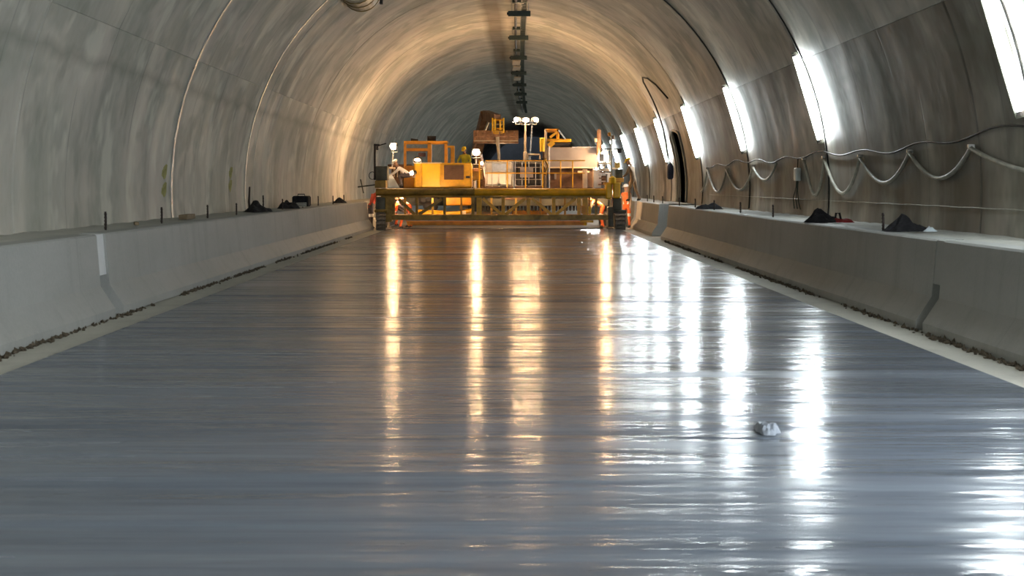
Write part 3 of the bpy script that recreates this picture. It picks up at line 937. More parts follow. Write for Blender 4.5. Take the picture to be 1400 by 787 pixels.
# left end
MB().mm(B(514, 0).x, B(530, 0).x, Y1 - .15, Y1 + .7, B(0, 246.5).z, B(0, 227).z).build('control_cabinet', DKG, br, bevel=.02)
MB().mm(B(513, 0).x, B(528, 0).x, Y1 - .17, Y1 + .6, B(0, 257).z, B(0, 246.5).z).build('cabinet_base', OLI, br, bevel=.015)
MB().mm(B(514, 0).x, B(527, 0).x, Y1 - .1, Y1 + .7, B(0, 287).z, B(0, 269).z).build('leg_box', DKG, br, bevel=.02)
MB().mm(B(527, 0).x, B(536, 0).x, Y1 - .12, Y1 + .5, B(0, 303).z, B(0, 268).z).build('end_column', OLI, br, bevel=.02)
MB().mm(B(512, 0).x, B(530, 0).x, Y1 - .15, Y1 + .9, B(0, 290).z, B(0, 286).z).build('track_yoke', OLI, br, bevel=.02)
crawler(br, B(514.5, 0).x, B(528, 0).x, Y1 + .55, 1.7, .68)
# left mast with a cranked arm, cable coil, sensor arm reaching out to the string line
MB().tube([B(512.5, 246), B(512.5, 198)], .045, 8).build('mast', BLK, br)
MB().bar(B(511, 198), B(519, 198.5), .07, .09).build('mast_arm', BLK, br)
MB().bar(B(519, 198.5), B(528, 196), .03, .04).build('mast_arm', BLK, br)
MB().mm(B(514.5, 0).x, B(517.5, 0).x, Y1 - .08, Y1 + .08, B(0, 205).z, B(0, 200).z).build('mast_lamp', BLK, br, bevel=.01)
cc = B(509, 240)
MB().tube([cc + Vector((.13 * math.cos(2 * PI * i / 20), .02 * i / 20, .15 * math.sin(2 * PI * i / 20))) for i in range(41)], .014, 6).build('cable_coil', BLK, br)
MB().tube([B(489, 255.5), B(513, 252.5)], .03, 6).build('sensor_arm', DKG, br)
MB().tube([B(493, 245), B(497, 264)], .022, 6).build('sensor_wand', DKG, br)
# right end: yellow valve heads over the leg
for (x0, x1, y0, y1) in ((828, 836, 250, 272), (838, 847.5, 249, 271)):
    MB().mm(B(x0, 0).x, B(x1, 0).x, Y1 - .2, Y1 + .3, B(0, y1).z, B(0, y0).z).build('valve_head', YEL2, br, bevel=.05)
MB().mm(B(826, 0).x, B(849, 0).x, Y1 - .1, Y1 + .3, B(0, 252).z, B(0, 249).z).build('head_plate', YEL, br, bevel=.01)
p = B(837, 247)
MB().tube([p + Vector((0, -.1, -.1)), p + Vector((0, -.1, .12)), p + Vector((0, -.1, .19))], [.15, .13, .03], 12).build('motor_cap', YEL2, br)
MB().mm(B(841, 0).x, B(853, 0).x, Y1, Y1 + .5, B(0, 249).z, B(0, 243).z).build('head_box', YEL, br, bevel=.02)
MB().tube([B(836.5, 272), B(836.5, 284)], .035, 8).build('ram', STL, br)
MB().mm(B(838, 0).x, B(849.5, 0).x, Y1 - .05, Y1 + .7, B(0, 287).z, B(0, 270.5).z).build('leg_box', DKG, br, bevel=.02)
MB().mm(B(831, 0).x, B(839, 0).x, Y1 - .12, Y1 + .5, B(0, 310).z, B(0, 283).z).build('end_column', DKG, br, bevel=.02)
MB().mm(B(838, 0).x, B(856, 0).x, Y1 - .1, Y1 + .9, B(0, 291).z, B(0, 287).z).build('track_yoke', DKG, br, bevel=.02)
crawler(br, B(840.5, 0).x, B(855, 0).x, Y1 + .55, 1.7, .68)
MB().mm(B(842, 0).x, B(852, 0).x, Y1 + .2, Y1 + .6, B(0, 243).z, B(0, 231).z).build('control_cabinet', DKG, br, bevel=.02)
MB().tube([B(836, 262), B(836, 184)], .035, 8).build('mast', STL, br)
MB().tube([B(824, 203.5), B(850, 203.5)], .03, 6).build('mast_arm', DKG, br)
MB().mm(B(844, 0).x, B(849, 0).x, Y1 - .08, Y1 + .08, B(0, 209).z, B(0, 204).z).build('mast_lamp', BLK, br, bevel=.01)
p = B(833, 186)
MB().tube([p, p + Vector((.0, 0, .1)), p + Vector((.03, 0, .16))], [.06, .07, .02], 10).build('beacon', ORA, br)
MB().tube([p + Vector((.16, 0, -.12)), p + Vector((.16, 0, .04))], [.05, .04], 8).build('beacon', RUST, br)

# added lamps hidden behind the bridge beam to brighten hood and tanks
for px, ax_ in ((588, .0), (690, .0)):
    lamp_head(br, B(px, 263, Y1 + .45), (ax_, 1, .6), .26, .16, mat=M_LAMP)
    MB().bar(B(px, 266, Y1 + .1), B(px, 266, Y1 + .5), .05).build('added_lamp_bracket', OLI, br)
# ---- slipform paver behind the bridge
Y2 = 61.0
P2 = lambda px, py, y=Y2: at(px, py, y)
pv = empty('slipform_paver', (cx(Y2), Y2, 0), 'yellow slipform paver with cab and engine hood behind the trussed bridge', 'paving machine')
def pbox(name, mat, x0, x1, y0, y1, ya=Y2, dy=1.0, bev=.02, parent=None):
    return MB().mm(P2(x0, 0, ya).x, P2(x1, 0, ya).x, ya, ya + dy, P2(0, y1, ya).z, P2(0, y0, ya).z).build(name, mat, parent or pv, bevel=bev)
YD = 59.6
zd = P2(0, 257.5, YD).z
MB().mm(P2(530, 0, YD).x, P2(826, 0, YD).x, YD, 64.2, zd - .09, zd).build('deck', BRO, pv, bevel=.01)
pbox('main_beam', DKG, 656, 832, 271, 281.5, 60.6, .5)
pbox('main_beam', DKG, 535, 832, 262, 281, 63.2, .5)
pbox('beam_cover', CRM, 727, 785, 266.5, 269, 60.5, .1, .01)
pbox('beam_cover', BRO, 690, 727, 268, 273, 60.5, .1, .01)
# engine hood
hood = pbox('engine_hood', YEL, 566, 645.5, 222.5, 257, 60.2, 1.9, .05)
pbox('hood_door', YEL2, 577, 602, 223.5, 256, 60.15, .06, .012, hood)
pbox('hood_door', YEL, 567.5, 575.5, 223.5, 256, 60.15, .06, .012, hood)
pbox('hood_trim', CRM, 566, 604, 221.8, 223.3, 60.15, .3, .008, hood)
gr = pbox('grille', BRO, 607, 634, 225.5, 245.5, 60.12, .09, .012, hood)
s0 = None
for i in range(9):
    z = P2(0, 227 + 2.1 * i, 60.1).z
    w = ((P2(607.5, 0, 60.1).x + P2(633.5, 0, 60.1).x) / 2, 60.10, z)
    if s0 is None:
        hw = (P2(633.5, 0, 60.1).x - P2(607.5, 0, 60.1).x) / 2
        s0 = MB().mm(w[0] - hw, w[0] + hw, 60.08, 60.13, z - .012, z + .012).build('louvre', BRO, gr)
    else:
        again(s0, gr, (w[0], WL[s0].y, z - .012))
pbox('badge', BLK, 637, 642.5, 240.5, 243.5, 60.17, .05, .004, hood)
pbox('fuel_tank', ORA, 609.5, 644, 267, 280.5, 60.4, 1.2, .04)
# cab
YC = 61.4
cabx0, cabx1 = P2(552, 0, YC).x, P2(600.5, 0, YC).x
cz0, cz1 = zd, P2(0, 194, YC).z
cab = pbox('cab', ORA, 552, 601, 226.5, 257, YC, 1.5, .02)      # lower body
def cbar(x0, x1, y0, y1, ya=YC, dy=.12, name='cab_frame', mat=ORA):
    return MB().mm(P2(x0, 0, ya).x, P2(x1, 0, ya).x, ya, ya + dy, P2(0, y1, ya).z, P2(0, y0, ya).z).build(name, mat, cab, bevel=.01)
for ya in (YC, YC + 1.4):
    cbar(552, 555.5, 193.5, 227, ya); cbar(584.5, 590, 193.5, 227, ya); cbar(607.5, 612, 193.5, 227, ya)
    cbar(552, 612, 193.5, 197, ya); cbar(555.5, 584.5, 202.5, 206.5, ya)
cbar(552, 612, 192.5, 195, YC - .08, 1.65, 'roof', ORA)
for (x0, x1, y0, y1) in ((555.5, 584.5, 197, 202.5), (555.5, 584.5, 206.5, 227), (590, 607.5, 197, 227)):
    cbar(x0, x1, y0, y1, YC + .05, .02, 'window', GLASS)
cbar(566, 576, 215, 227, YC + .8, .15, 'seat', BLK)
cbar(572, 582, 209, 214, YC + 1.0, .1, 'sun_visor', RED)
q = P2(566, 193, YC)
MB().tube([q + Vector((-.15, .4, .05)), q + Vector((.15, .4, .05))], [.09, .05], 8).build('roof_horn', BLK, cab)
# side housing right of the cab
sh = pbox('side_housing', YEL, 601, 621, 224, 257, 62.0, 1.2, .03)
pbox('side_post', YEL, 616, 621.5, 200, 224, 62.0, .25, .02)
pbox('side_post', YEL, 609, 621.5, 199, 202, 62.0, .25, .02)
# left deck clutter
pbox('radiator', BRO, 535, 550, 228, 246, 60.6, .25, .02)
for i in range(6):
    pbox('radiator_fin', CRM if i % 2 else DKG, 536 + 2.3 * i, 537 + 2.3 * i, 228.5, 242, 60.52, .06, .003)
pbox('shelf', CRM, 515, 530, 227, 229, 59.8, .5, .01)
pbox('shelf', CRM, 529, 540, 228.5, 231, 59.8, .4, .01)
pbox('bulkhead', BRO, 530, 563, 224.5, 229, 61.6, .2, .01)
pbox('bulkhead', BRO, 540, 566, 229, 257, 62.2, .2, .01)
pbox('stanchion', CRM, 524.5, 526.5, 230, 257, 59.8, .08, .01)
pbox('stanchion', CRM, 527.8, 529.3, 230, 257, 59.8, .08, .01)
a, b_, c, d_ = P2(531, 237, 59.9), P2(535, 237, 59.9), P2(546, 257, 59.9), P2(530, 257, 59.9)
ms = MB()
vs_ = []
for dy in (0, .03):
    vs_ += [v + Vector((0, dy + (.3 if i > 1 else 0), 0)) for i, v in enumerate((a, b_, c, d_))]
ms.add(vs_, [(0, 1, 2, 3), (7, 6, 5, 4), (0, 4, 5, 1), (1, 5, 6, 2), (2, 6, 7, 3), (3, 7, 4, 0)])
ms.build('plastic_sheet', WHS, pv)
# engine lumps under the hood at the left
for (x, y, r) in ((579, 273, .2), (588, 271, .24), (597, 274, .18), (584, 281, .17), (594, 283, .15)):
    p = P2(x, y, 61.5)
    MB().tube([p + Vector((0, -.3, 0)), p + Vector((0, -.25, 0)), p + Vector((0, .3, 0))], [r * .5, r, r], 10).build('hydraulic_motor', BLK, pv)
MB().tube([P2(570, 291, 60.6), P2(600, 292.5, 60.6), P2(628, 291, 60.6), P2(645, 287.5, 60.6)], .085, 8).build('auger_pipe', YEL, pv, smooth=True)
MB().bar(P2(571, 287.5, 60.9), P2(606, 289.5, 60.9), .14, .1).build('auger_guard', YEL, pv)
pbox('auger_bracket', CRM, 632, 637, 288, 294, 60.5, .15, .01)
# row of vibrators under the beam
v0 = None
for i in range(28):
    px = 661 + 4.75 * i
    p = P2(px, 288.2, 60.9)
    if v0 is None:
        v0 = MB().tube([p, p + Vector((0, 0, .06)), p + Vector((0, 0, .21))], [.03, .055, .055], 8).build('vibrator', BLK, pv)
        vz = WL[v0]
    else:
        again(v0, pv, (vz.x + (px - 661) * 60.9 / F, vz.y, vz.z))
pbox('paving_mould', ORA, 700, 748, 287, 294, 62.2, .5, .02)
pbox('paving_mould', CRM, 555, 700, 289.5, 294, 62.6, .5, .02)
# four legs on crawler tracks
for px in (528, 834):
    for yy in (60.9, 64.4):
        xx = P2(px, 0, 61).x
        MB().mm(xx - .14, xx + .14, yy - .15, yy + .15, .5, zd).build('leg', DKG, pv, bevel=.02)
crawler(pv, P2(528, 0, 61).x - .19, P2(528, 0, 61).x + .19, 62.7, 4.6, .6, name='track')
crawler(pv, P2(834, 0, 61).x - .19, P2(834, 0, 61).x + .19, 62.7, 4.6, .6, name='track')
# big sheet-metal hopper on the right
hop = pbox('hopper', GRY, 749.5, 818, 201, 229, 61.2, 1.6, .02)
pbox('hopper_lip', STL, 782, 817, 200.3, 202, 61.1, .15, .008, hop)
pbox('hopper_lip', CRM, 752, 818, 228, 230, 61.05, .15, .008, hop)
pbox('hopper_base', BRO, 752, 811, 230, 257, 61.25, 1.5, .02)
pbox('base_strut', STL, 750.3, 752, 200, 257, 60.9, .1, .006)
pbox('base_strut', CRM, 810.5, 813, 231, 257, 60.9, .1, .01)
pbox('hatch', GRY, 757.8, 760.6, 237, 245, 61.18, .05, .005)
pbox('step_plate', CRM, 790, 806, 233.5, 236, 60.9, .4, .008)
# conveyor head above the hopper
pbox('conveyor_frame', CRM, 744.5, 748, 176, 257, 61.0, .12, .015)
pbox('conveyor_frame', ORA, 746, 764, 176, 180.5, 61.0, .5, .02)
pbox('conveyor_frame', ORA, 760.5, 764.5, 176, 190, 61.0, .3, .02)
MB().bar(P2(752, 188, 61), P2(762, 180, 61), .09, .1).build('conveyor_frame', YEL, pv)
MB().bar(P2(764, 178, 61), P2(773, 190, 61), .05, .06).build('conveyor_stay', STL, pv)
pbox('conveyor_beam', YEL, 747, 781, 189.5, 194, 61.0, .7, .03)
MB().bar(P2(750, 200, 61), P2(757, 194, 61), .16, .2).build('conveyor_beam', YEL, pv)
pbox('conveyor_belt', BLK, 754, 780, 194.5, 200, 61.3, .5, .02)
MB().tube([P2(741.5, 207, 61), P2(741.5, 189, 61), P2(741.5, 188, 61)], [.1, .11, .07], 12).build('counterweight', YEL2, pv)
pbox('conveyor_post', BRO, 742, 745, 207, 257, 61.1, .15, .01)
# plaited hydraulic hoses down the post
for k in range(3):
    MB().tube([P2(741 + 3.2 * k + 1.8 * math.sin(j * .9 + 2 * k), 216 + 2.6 * j, 60.7) for j in range(10)], .035, 6).build('hydraulic_hose', OLI if k else BLK, pv, smooth=True)
# handrail along the deck edge
for y in (219.5, 236.5):
    MB().tube([P2(664, y, YD + .1), P2(800, y, YD + .1)], .022, 6).build('handrail', YEL, pv)
for px in (693.5, 718.5, 742, 766.5, 783):
    MB().tube([P2(px, 257, YD + .1), P2(px, 219.5, YD + .1)], .024, 6).build('handrail_post', YEL, pv)
MB().tube([P2(655.5, 257, YD + .1), P2(655.5, 219, YD + .1)], .03, 6).build('handrail_post', YEL, pv)
MB().tube([P2(722, 218, 60.5), P2(722, 211.5, 60.5), P2(738, 211.5, 60.5), P2(738, 218, 60.5)], .04, 6).build('handrail', CRM, pv)
# jumble between hood and white tank
pbox('valve_bank', OLI, 646, 660, 231, 246, 60.8, .4, .02)
pbox('valve_bank', BLK, 646.5, 655, 224, 230, 60.8, .3, .02)
pbox('valve_bank', RUST, 647, 655, 230, 234, 60.7, .1, .01)
p = P2(649, 257, 60.4)
MB().tube([p, p + Vector((0, 0, .3))], .05, 8).build('filler_pipe', WHT, pv)
# operator's stand at the right: pale panels, shelves, rungs
for (x0, x1, y0, y1, mt) in ((812, 822, 232, 257, WHT), (822, 834, 230, 234, CRM), (822, 836, 236, 238, WHT), (817, 835, 222, 225, CRM), (818, 830, 219, 220.5, STL), (820, 826, 210, 219, GRY), (797, 803, 231, 257, CRM), (830, 834, 238, 257, WHT), (823, 829, 240, 252, BRO), (841, 848, 222, 230, OLI), (837, 846, 229, 231.5, CRM)):
    pbox('console_panel', mt, x0, x1, y0, y1, 60.0, .3, .012)
for i in range(7):
    pbox('console_rung', STL if i % 2 else BRO, 818 + (i % 3), 828, 225.5 + 4.3 * i, 227 + 4.3 * i, 59.95, .05, .005)
p = P2(819, 212, 60.8)
MB().tube([p, P2(819, 178, 60.8), P2(818.6, 176, 60.8)], [.11, .08, .03], 10).build('exhaust_stack', RUST, pv)
MB().tube([P2(815, 194, 60.8), P2(815, 189, 60.8)], .07, 8).build('exhaust_cap', CRM, pv)
# work lamps on the paver
lamp_head(pv, P2(538, 200, 60.2), (-.8, -.7, .0), .34, .26)
MB().tube([P2(538, 204, 60.3), P2(536, 229, 60.3)], .025, 6).build('lamp_pole', STL, pv)
lamp_head(pv, P2(570.5, 218, 59.9), (.25, -1, -.6), .24, .12, mat=M_LAMP_S)
lamp_head(pv, P2(651, 208, 60.9), (0, -1, -.06), .30, .26)
MB().tube([P2(651, 213, 61), P2(651, 257, 61)], .03, 6).build('lamp_pole', STL, pv)
lamp_head(pv, P2(827, 213, 60.4), (-.75, -.45, -.12), .50, .40)
MB().tube([P2(826, 217, 60.4), P2(826, 257, 60.4)], .03, 6).build('lamp_pole', STL, pv)
lamp_head(pv, P2(659, 223, 60.3), (-.3, -1, -.2), .12, .14, mat=M_LAMP_S)
lamp_head(pv, P2(564, 236, 60.0), (-.9, -.5, -.2), .16, .18, mat=M_LAMP_S)
for px, ax_ in ((590, -.25), (772, .25)):  # added rear-facing lamps that lift the vault beyond the machine
    lamp_head(pv, P2(px, 203 if px > 700 else 190, 63.2), (ax_, 1, .25), .36, .26)
    MB().tube([P2(px, 206 if px > 700 else 193, 63.1), P2(px, 257, 63.1)], .03, 6).build('lamp_pole', STL, pv)
# added lamps, hidden behind the beam, brightening the ground under the deck
for px in (545, 610, 690, 755, 818):
    lamp_head(pv, P2(px, 262.5, 59.35), (0, .12, -1), .34, .22, mat=M_LAMP if px in (545, 818) else M_LAMP_M)

# ---- light mast with three heads and a chain
YM = 61.2
mx = P2(718, 0, YM)
ma = empty('light_mast', (mx.x, YM, zd), 'pale light mast with three glowing flood lamps above the tanks', 'light mast')
MB().tube([P2(718, 257.4, YM), P2(718, 208, YM), P2(718, 207, YM), P2(718.4, 164, YM)], [.075, .075, .05, .04], 10).build('pole', CRM, ma)
MB().bar(P2(701, 166.5, YM), P2(736, 166.5, YM), .04, .04).build('crossbar', STL, ma)
lamp_head(ma, P2(706.5, 163.3, YM - .1), (-1, -.6, .12), .26, .18)
lamp_head(ma, P2(719, 164, YM - .1), (0, -1, .05), .28, .17)
lamp_head(ma, P2(732, 163.3, YM - .1), (1, -.6, .12), .26, .18)
ch = MB()
for i in range(26):
    p = P2(727.6 - .12 * i, 167 + 2 * i, YM)
    if i % 2:
        ch.box(p, (.07, .018, .075))
    else:
        ch.box(p, (.02, .05, .075))
ch.build('chain', STL, ma)

# ---- intermediate bulk containers on the deck
def tote(px0, px1, py0, label, tank, cage, nv, nh, plate, Y=59.9):
    x0, x1 = P2(px0, 0, Y).x, P2(px1, 0, Y).x
    zt_ = P2(0, py0, Y).z
    dpt = 1.0
    root = empty('liquid_tank', ((x0 + x1) / 2, Y + dpt / 2, zd), label, 'tank', 'caged liquid tanks on the deck')
    MB().mm(x0, x1, Y, Y + dpt, zd, zd + .10).build('pallet', BRO, root, bevel=.01)
    MB().mm(x0 + .03, x1 - .03, Y + .05, Y + dpt - .05, zd + .1, zt_ - .04).build('bottle', tank, root, bevel=.07)
    MB().tube([((x0 + x1) / 2, Y + .5, zt_ - .05), ((x0 + x1) / 2, Y + .5, zt_ + .03)], .1, 12).build('cap', BLK, root)
    vb = None
    for f in (0, 1):
        yy = Y - .012 if f == 0 else Y + dpt
        for i in range(nv + 1):
            xx = x0 + (x1 - x0) * i / nv
            if vb is None:
                vb = MB().tube([(xx, yy, zd + .08), (xx, yy, zt_)], .016, 6).build('cage_upright', cage, root)
            else:
                again(vb, root, (xx, yy, zd + .08))
        hb = None
        for i in range(nh + 1):
            zz = zd + .12 + (zt_ - zd - .13) * i / nh
            MB().tube([(x0 - .02, yy, zz), (x1 + .02, yy, zz)], .016, 6).build('cage_rail', cage, root)
    for xx in (x0 - .012, x1 + .012):
        for i in range(nh + 1):
            zz = zd + .12 + (zt_ - zd - .13) * i / nh
            MB().tube([(xx, Y, zz), (xx, Y + dpt, zz)], .016, 6).build('cage_rail', cage, root)
    a, b_, c, d_ = plate
    MB().mm(P2(a, 0, Y).x, P2(b_, 0, Y).x, Y - .05, Y - .035, P2(0, d_, Y).z, P2(0, c, Y).z).build('label_plate', STL if tank is WHT else GRY, root)
    MB().tube([((x0 + x1) / 2, Y - .1, zd + .16), ((x0 + x1) / 2, Y + .1, zd + .16)], .05, 8).build('outlet_valve', BLK, root)
tote(663.5, 701.5, 219.5, 'white plastic liquid tank in a steel cage on the machine deck', WHT, STL, 4, 2, (672.5, 694.5, 223.5, 233.5))
tote(704.5, 741.5, 220, 'black liquid tank in a steel cage with a grey plate', BLK, STL, 4, 4, (711, 729, 228, 242.5))

# ---- excavator behind, boom raised, wide bucket towards us
YE = 69.0
E = lambda px, py, y=YE: at(px, py, y)
gx = -.55
ex = empty('excavator', (gx, 76.5, -.05), 'excavator behind the paver holding up a wide rusty bucket', 'excavator')
crawler(ex, gx - 1.2, gx - .75, 76.5, 3.0, .8)
crawler(ex, gx + .75, gx + 1.2, 76.5, 3.0, .8)
MB().mm(gx - .75, gx + .75, 75.6, 77.4, .3, .85).build('undercarriage', DKG, ex, bevel=.03)
MB().mm(gx - 1.15, gx + 1.15, 75.6, 78.6, .95, 2.0).build('house', YEL, ex, bevel=.06)
MB().mm(gx - 1.1, gx - .3, 75.4, 76.9, 1.0, 2.75).build('cab', YEL, ex, bevel=.06)
MB().mm(gx - 1.0, gx - .4, 75.37, 75.41, 1.5, 2.6).build('cab_window', BLK, ex)
sh0 = Vector((gx + .1, 75.5, 1.7))
kn = E(664, 160, 71.5)
tip = E(680, 163, YE + .2)
MB().bar(sh0, E(652, 204, 73.8), .34, .4).build('boom', RUST, ex)
MB().bar(E(652, 206, 73.8), kn + Vector((0, 0, .1)), .46, .5).build('boom', BRO, ex)
MB().bar(kn + Vector((0, 0, .1)), tip, .34, .45).build('stick', BRO, ex)
MB().tube([E(658, 190, 73), E(668, 166, 71.2)], .07, 8).build('ram', STL, ex)
cp = E(681, 177)
for s_ in (-1, 1):
    MB().mm(cp.x + s_ * .26 - .04, cp.x + s_ * .26 + .04, YE - .1, YE + .3, E(0, 182).z, E(0, 161).z).build('coupler_plate', YEL2, ex, bevel=.015)
MB().mm(cp.x - .24, cp.x + .24, YE - .05, YE + .3, E(0, 186).z, E(0, 178).z).build('coupler', YEL, ex, bevel=.03)
for z in (164, 170, 176):
    p = E(681, z)
    MB().tube([p + Vector((-.3, 0, 0)), p + Vector((.3, 0, 0))], .05, 8).build('coupler_pin', STL if z == 170 else ORA, ex)
MB().bar(E(677, 162, YE - .1), E(677, 178, YE - .1), .09, .1).build('coupler_ram', YEL2, ex)
MB().bar(E(684, 164, YE - .1), E(684, 178, YE - .1), .09, .1).build('coupler_ram', YEL2, ex)
hl_ = lamp_head(ex, (gx + 1.0, 75.45, 2.2), (-.03, -1, .45), .34, .24)  # added hidden lamp meant to throw the bucket's shadow on the crown
# bucket: curved shell extruded sideways, cheeks, lip and ribs
bx0, bx1 = E(648, 0).x, E(708, 0).x
zb0, zb1 = E(0, 196).z, E(0, 178).z
prf = [(.0, zb1), (-.12, zb1 - .12), (-.2, zb1 - .3), (-.16, zb0 + .18), (-.02, zb0 + .03), (.2, zb0), (.5, zb0 + .02)]
vs_, fs_ = [], []
for xx in (bx0, bx1):
    vs_ += [(xx, YE + .1 + y, z) for y, z in prf]
    vs_ += [(xx, YE + .14 + y * .8, z + (.03 if i > 3 else 0)) for i, (y, z) in enumerate(prf)]
n = len(prf)
for i in range(n - 1):
    fs_.append((i, i + 1, 2 * n + i + 1, 2 * n + i))
    fs_.append((n + i, 3 * n + i, 3 * n + i + 1, n + i + 1))
    fs_.append((i, n + i, n + i + 1, i + 1))
    fs_.append((2 * n + i, 2 * n + i + 1, 3 * n + i + 1, 3 * n + i))
fs_ += [(0, 2 * n, 3 * n, n), (n - 1, 2 * n - 1, 4 * n - 1, 3 * n - 1)]
bk = MB().add(vs_, fs_).build('bucket', RUST, ex)
for xx in (bx0, bx1):
    cv = [(xx - .025, YE + .1 + y, z) for y, z in prf] + [(xx + .025, YE + .1 + y, z) for y, z in prf]
    MB().add(cv, [tuple(range(n - 1, -1, -1)), tuple(range(n, 2 * n))] + [(i, (i + 1) % n, n + (i + 1) % n, n + i) for i in range(n)]).build('cheek', RUST, bk)
for py in (187, 192.5):
    MB().bar((bx0, YE - .12, E(0, py).z), (bx1, YE - .12, E(0, py).z), .07, .05).build('wear_strip', CRM if py > 190 else RUST, bk)
for k in range(6):
    xx = bx0 + (bx1 - bx0) * (k + .5) / 6
    MB().mm(xx - .03, xx + .03, YE - .12, YE - .06, zb0 + .1, zb1 - .05).build('rib', RUST, bk)
MB().bar(E(652, 195), E(646, 207), .06, .08).build('bucket_link', BRO, ex)
MB().tube([E(680, 187, YE - .3), E(681.6, 205, YE - .3), E(682.4, 222, YE - .3)], [.09, .075, .06], 8).build('delivery_pipe', CRM, ex)

# ---------------------------------------------------------------- workers
def person(label, loc, rz, pose, jacket, trousers, helmet, sleeve=None, stripes=True, vest=None):
    """one continuous body grown over a posed skeleton, dressed by region; helmet and tape are children"""
    lean = pose.get('lean', 0.0)
    hip = pose.get('hip', .93)
    Rm = Matrix.Rotation(-lean, 3, 'X')            # leaning forward = towards +y
    def up(x, y, z):                               # a point of the torso before leaning, measured from the pelvis
        return Vector((0, 0, hip)) + Rm @ Vector((x, y, z))
    J, Rad, E_, Kind = [], [], [], []
    def jv(p, r, par=None, kind='jacket'):
        J.append(Vector(p)); Rad.append(r if isinstance(r, tuple) else (r, r))
        if par is not None:
            E_.append((par, len(J) - 1)); Kind.append(kind)
        return len(J) - 1
    pel = jv((0, 0, hip), (.15, .11))
    bel = jv(up(0, .01, .18), (.145, .105), pel, 'jacket')
    che = jv(up(0, .0, .38), (.16, .115), bel, 'jacket')
    nb = jv(up(0, -.01, .52), (.075, .07), che, 'jacket')
    nod = pose.get('nod', 0.0)
    Rh = Rm @ Matrix.Rotation(-nod, 3, 'X')
    nbp = J[nb]
    def hd(x, y, z): return nbp + Rh @ Vector((x, y, z))
    nk = jv(hd(0, .01, .07), (.058, .058), nb, 'skin')
    h1 = jv(hd(0, .025, .14), (.078, .088), nk, 'skin')
    h2 = jv(hd(0, .02, .23), (.08, .092), h1, 'skin')
    h3 = jv(hd(0, .015, .285), (.055, .065), h2, 'skin')
    ends = []
    for s_, key in ((-1, 'armL'), (1, 'armR')):
        ua, fa = pose.get(key, ((.12, .0, -1), (.05, .35, -1)))
        ua = Vector((ua[0] * s_, ua[1], ua[2])).normalized(); fa = Vector((fa[0] * s_, fa[1], fa[2])).normalized()
        sh_ = jv(up(.185 * s_, 0, .45), .068, che, 'jacket')
        el = jv(J[sh_] + ua * .29, .052, sh_, 'sleeve')
        wr = jv(J[el] + fa * .25, .036, el, 'sleeve')
        hn = jv(J[wr] + fa * .07, (.042, .026), wr, 'skin')
        ends.append((J[hn], fa, s_))
    for s_, key in ((-1, 'legL'), (1, 'legR')):
        th, sh_ = pose.get(key, ((.02, .04, -1), (0, -.06, -1)))
        th = Vector((th[0] * s_, th[1], th[2])).normalized(); sh_ = Vector((sh_[0] * s_, sh_[1], sh_[2])).normalized()
        hp = jv((.10 * s_, 0, hip - .05), .095, pel, 'trousers')
        kn_ = jv(J[hp] + th * .42, .068, hp, 'trousers')
        an = jv(J[kn_] + sh_ * .40, .046, kn_, 'trousers')
        fl = Vector((0, 1, 0)) if pose.get('flat', True) else Vector((0, .6, -.6))
        hl = jv(J[an] + Vector((0, -.03, -.035)), .045, an, 'boots')
        to = jv(J[an] + fl * .15 + Vector((.02 * s_, 0, -.045)), (.045, .035), an, 'boots')
    lowest = min(p.z for p in J) - .04
    J2 = [p - Vector((0, 0, lowest)) for p in J]
    me = bpy.data.meshes.new('person_skeleton')
    me.from_pydata(J2, E_, [])
    o = bpy.data.objects.new('person', me)
    COL.objects.link(o)
    sk = o.modifiers.new('skin', 'SKIN')
    sk.use_smooth_shade = True
    sv = me.skin_vertices[0].data
    for i, r in enumerate(Rad):
        sv[i].radius = r
        sv[i].use_root = (i == 0)
    ss = o.modifiers.new('sub', 'SUBSURF')
    ss.levels = ss.render_levels = 1
    dg = bpy.context.evaluated_depsgraph_get()
    ev = bpy.data.meshes.new_from_object(o.evaluated_get(dg))
    o.modifiers.clear()
    o.data = ev
    ev.name = 'person'
    ev.materials.clear()
    mats = {'jacket': jacket, 'sleeve': sleeve or jacket, 'trousers': trousers, 'skin': SKIN, 'boots': BLK, 'tape': REFL}
    keys = list(mats)
    for k in keys:
        ev.materials.append(mats[k])
    def region(c):
        best = None
        for (a, b_), kd in zip(E_, Kind):
            A, Bq = J2[a], J2[b_]
            d_ = Bq - A
            t_ = max(0, min(1, (c - A).dot(d_) / max(1e-6, d_.dot(d_))))
            dd = (c - A - d_ * t_).length - .5 * (Rad[a][0] * (1 - t_) + Rad[b_][0] * t_)
            if best is None or dd < best[0]:
                best = (dd, kd, t_, b_)
        kd = best[1]
        if stripes:
            if best[3] == bel and .35 < best[2] < .75: return 'tape'
            if kd == 'trousers' and .72 < best[2] and 'kn' and best[3] != 0 and Rad[best[3]][0] < .07 and best[2] < .98 and Rad[best[3]][0] > .05: return 'tape'
        return kd
    for p in ev.polygons:
        p.material_index = keys.index(region(p.center))
        p.use_smooth = True
    # hands with four fingers and a thumb, face features: appended to the same mesh
    bm = bmesh.new(); bm.from_mesh(ev)
    mb = MB()
    L0 = Vector((0, 0, lowest))
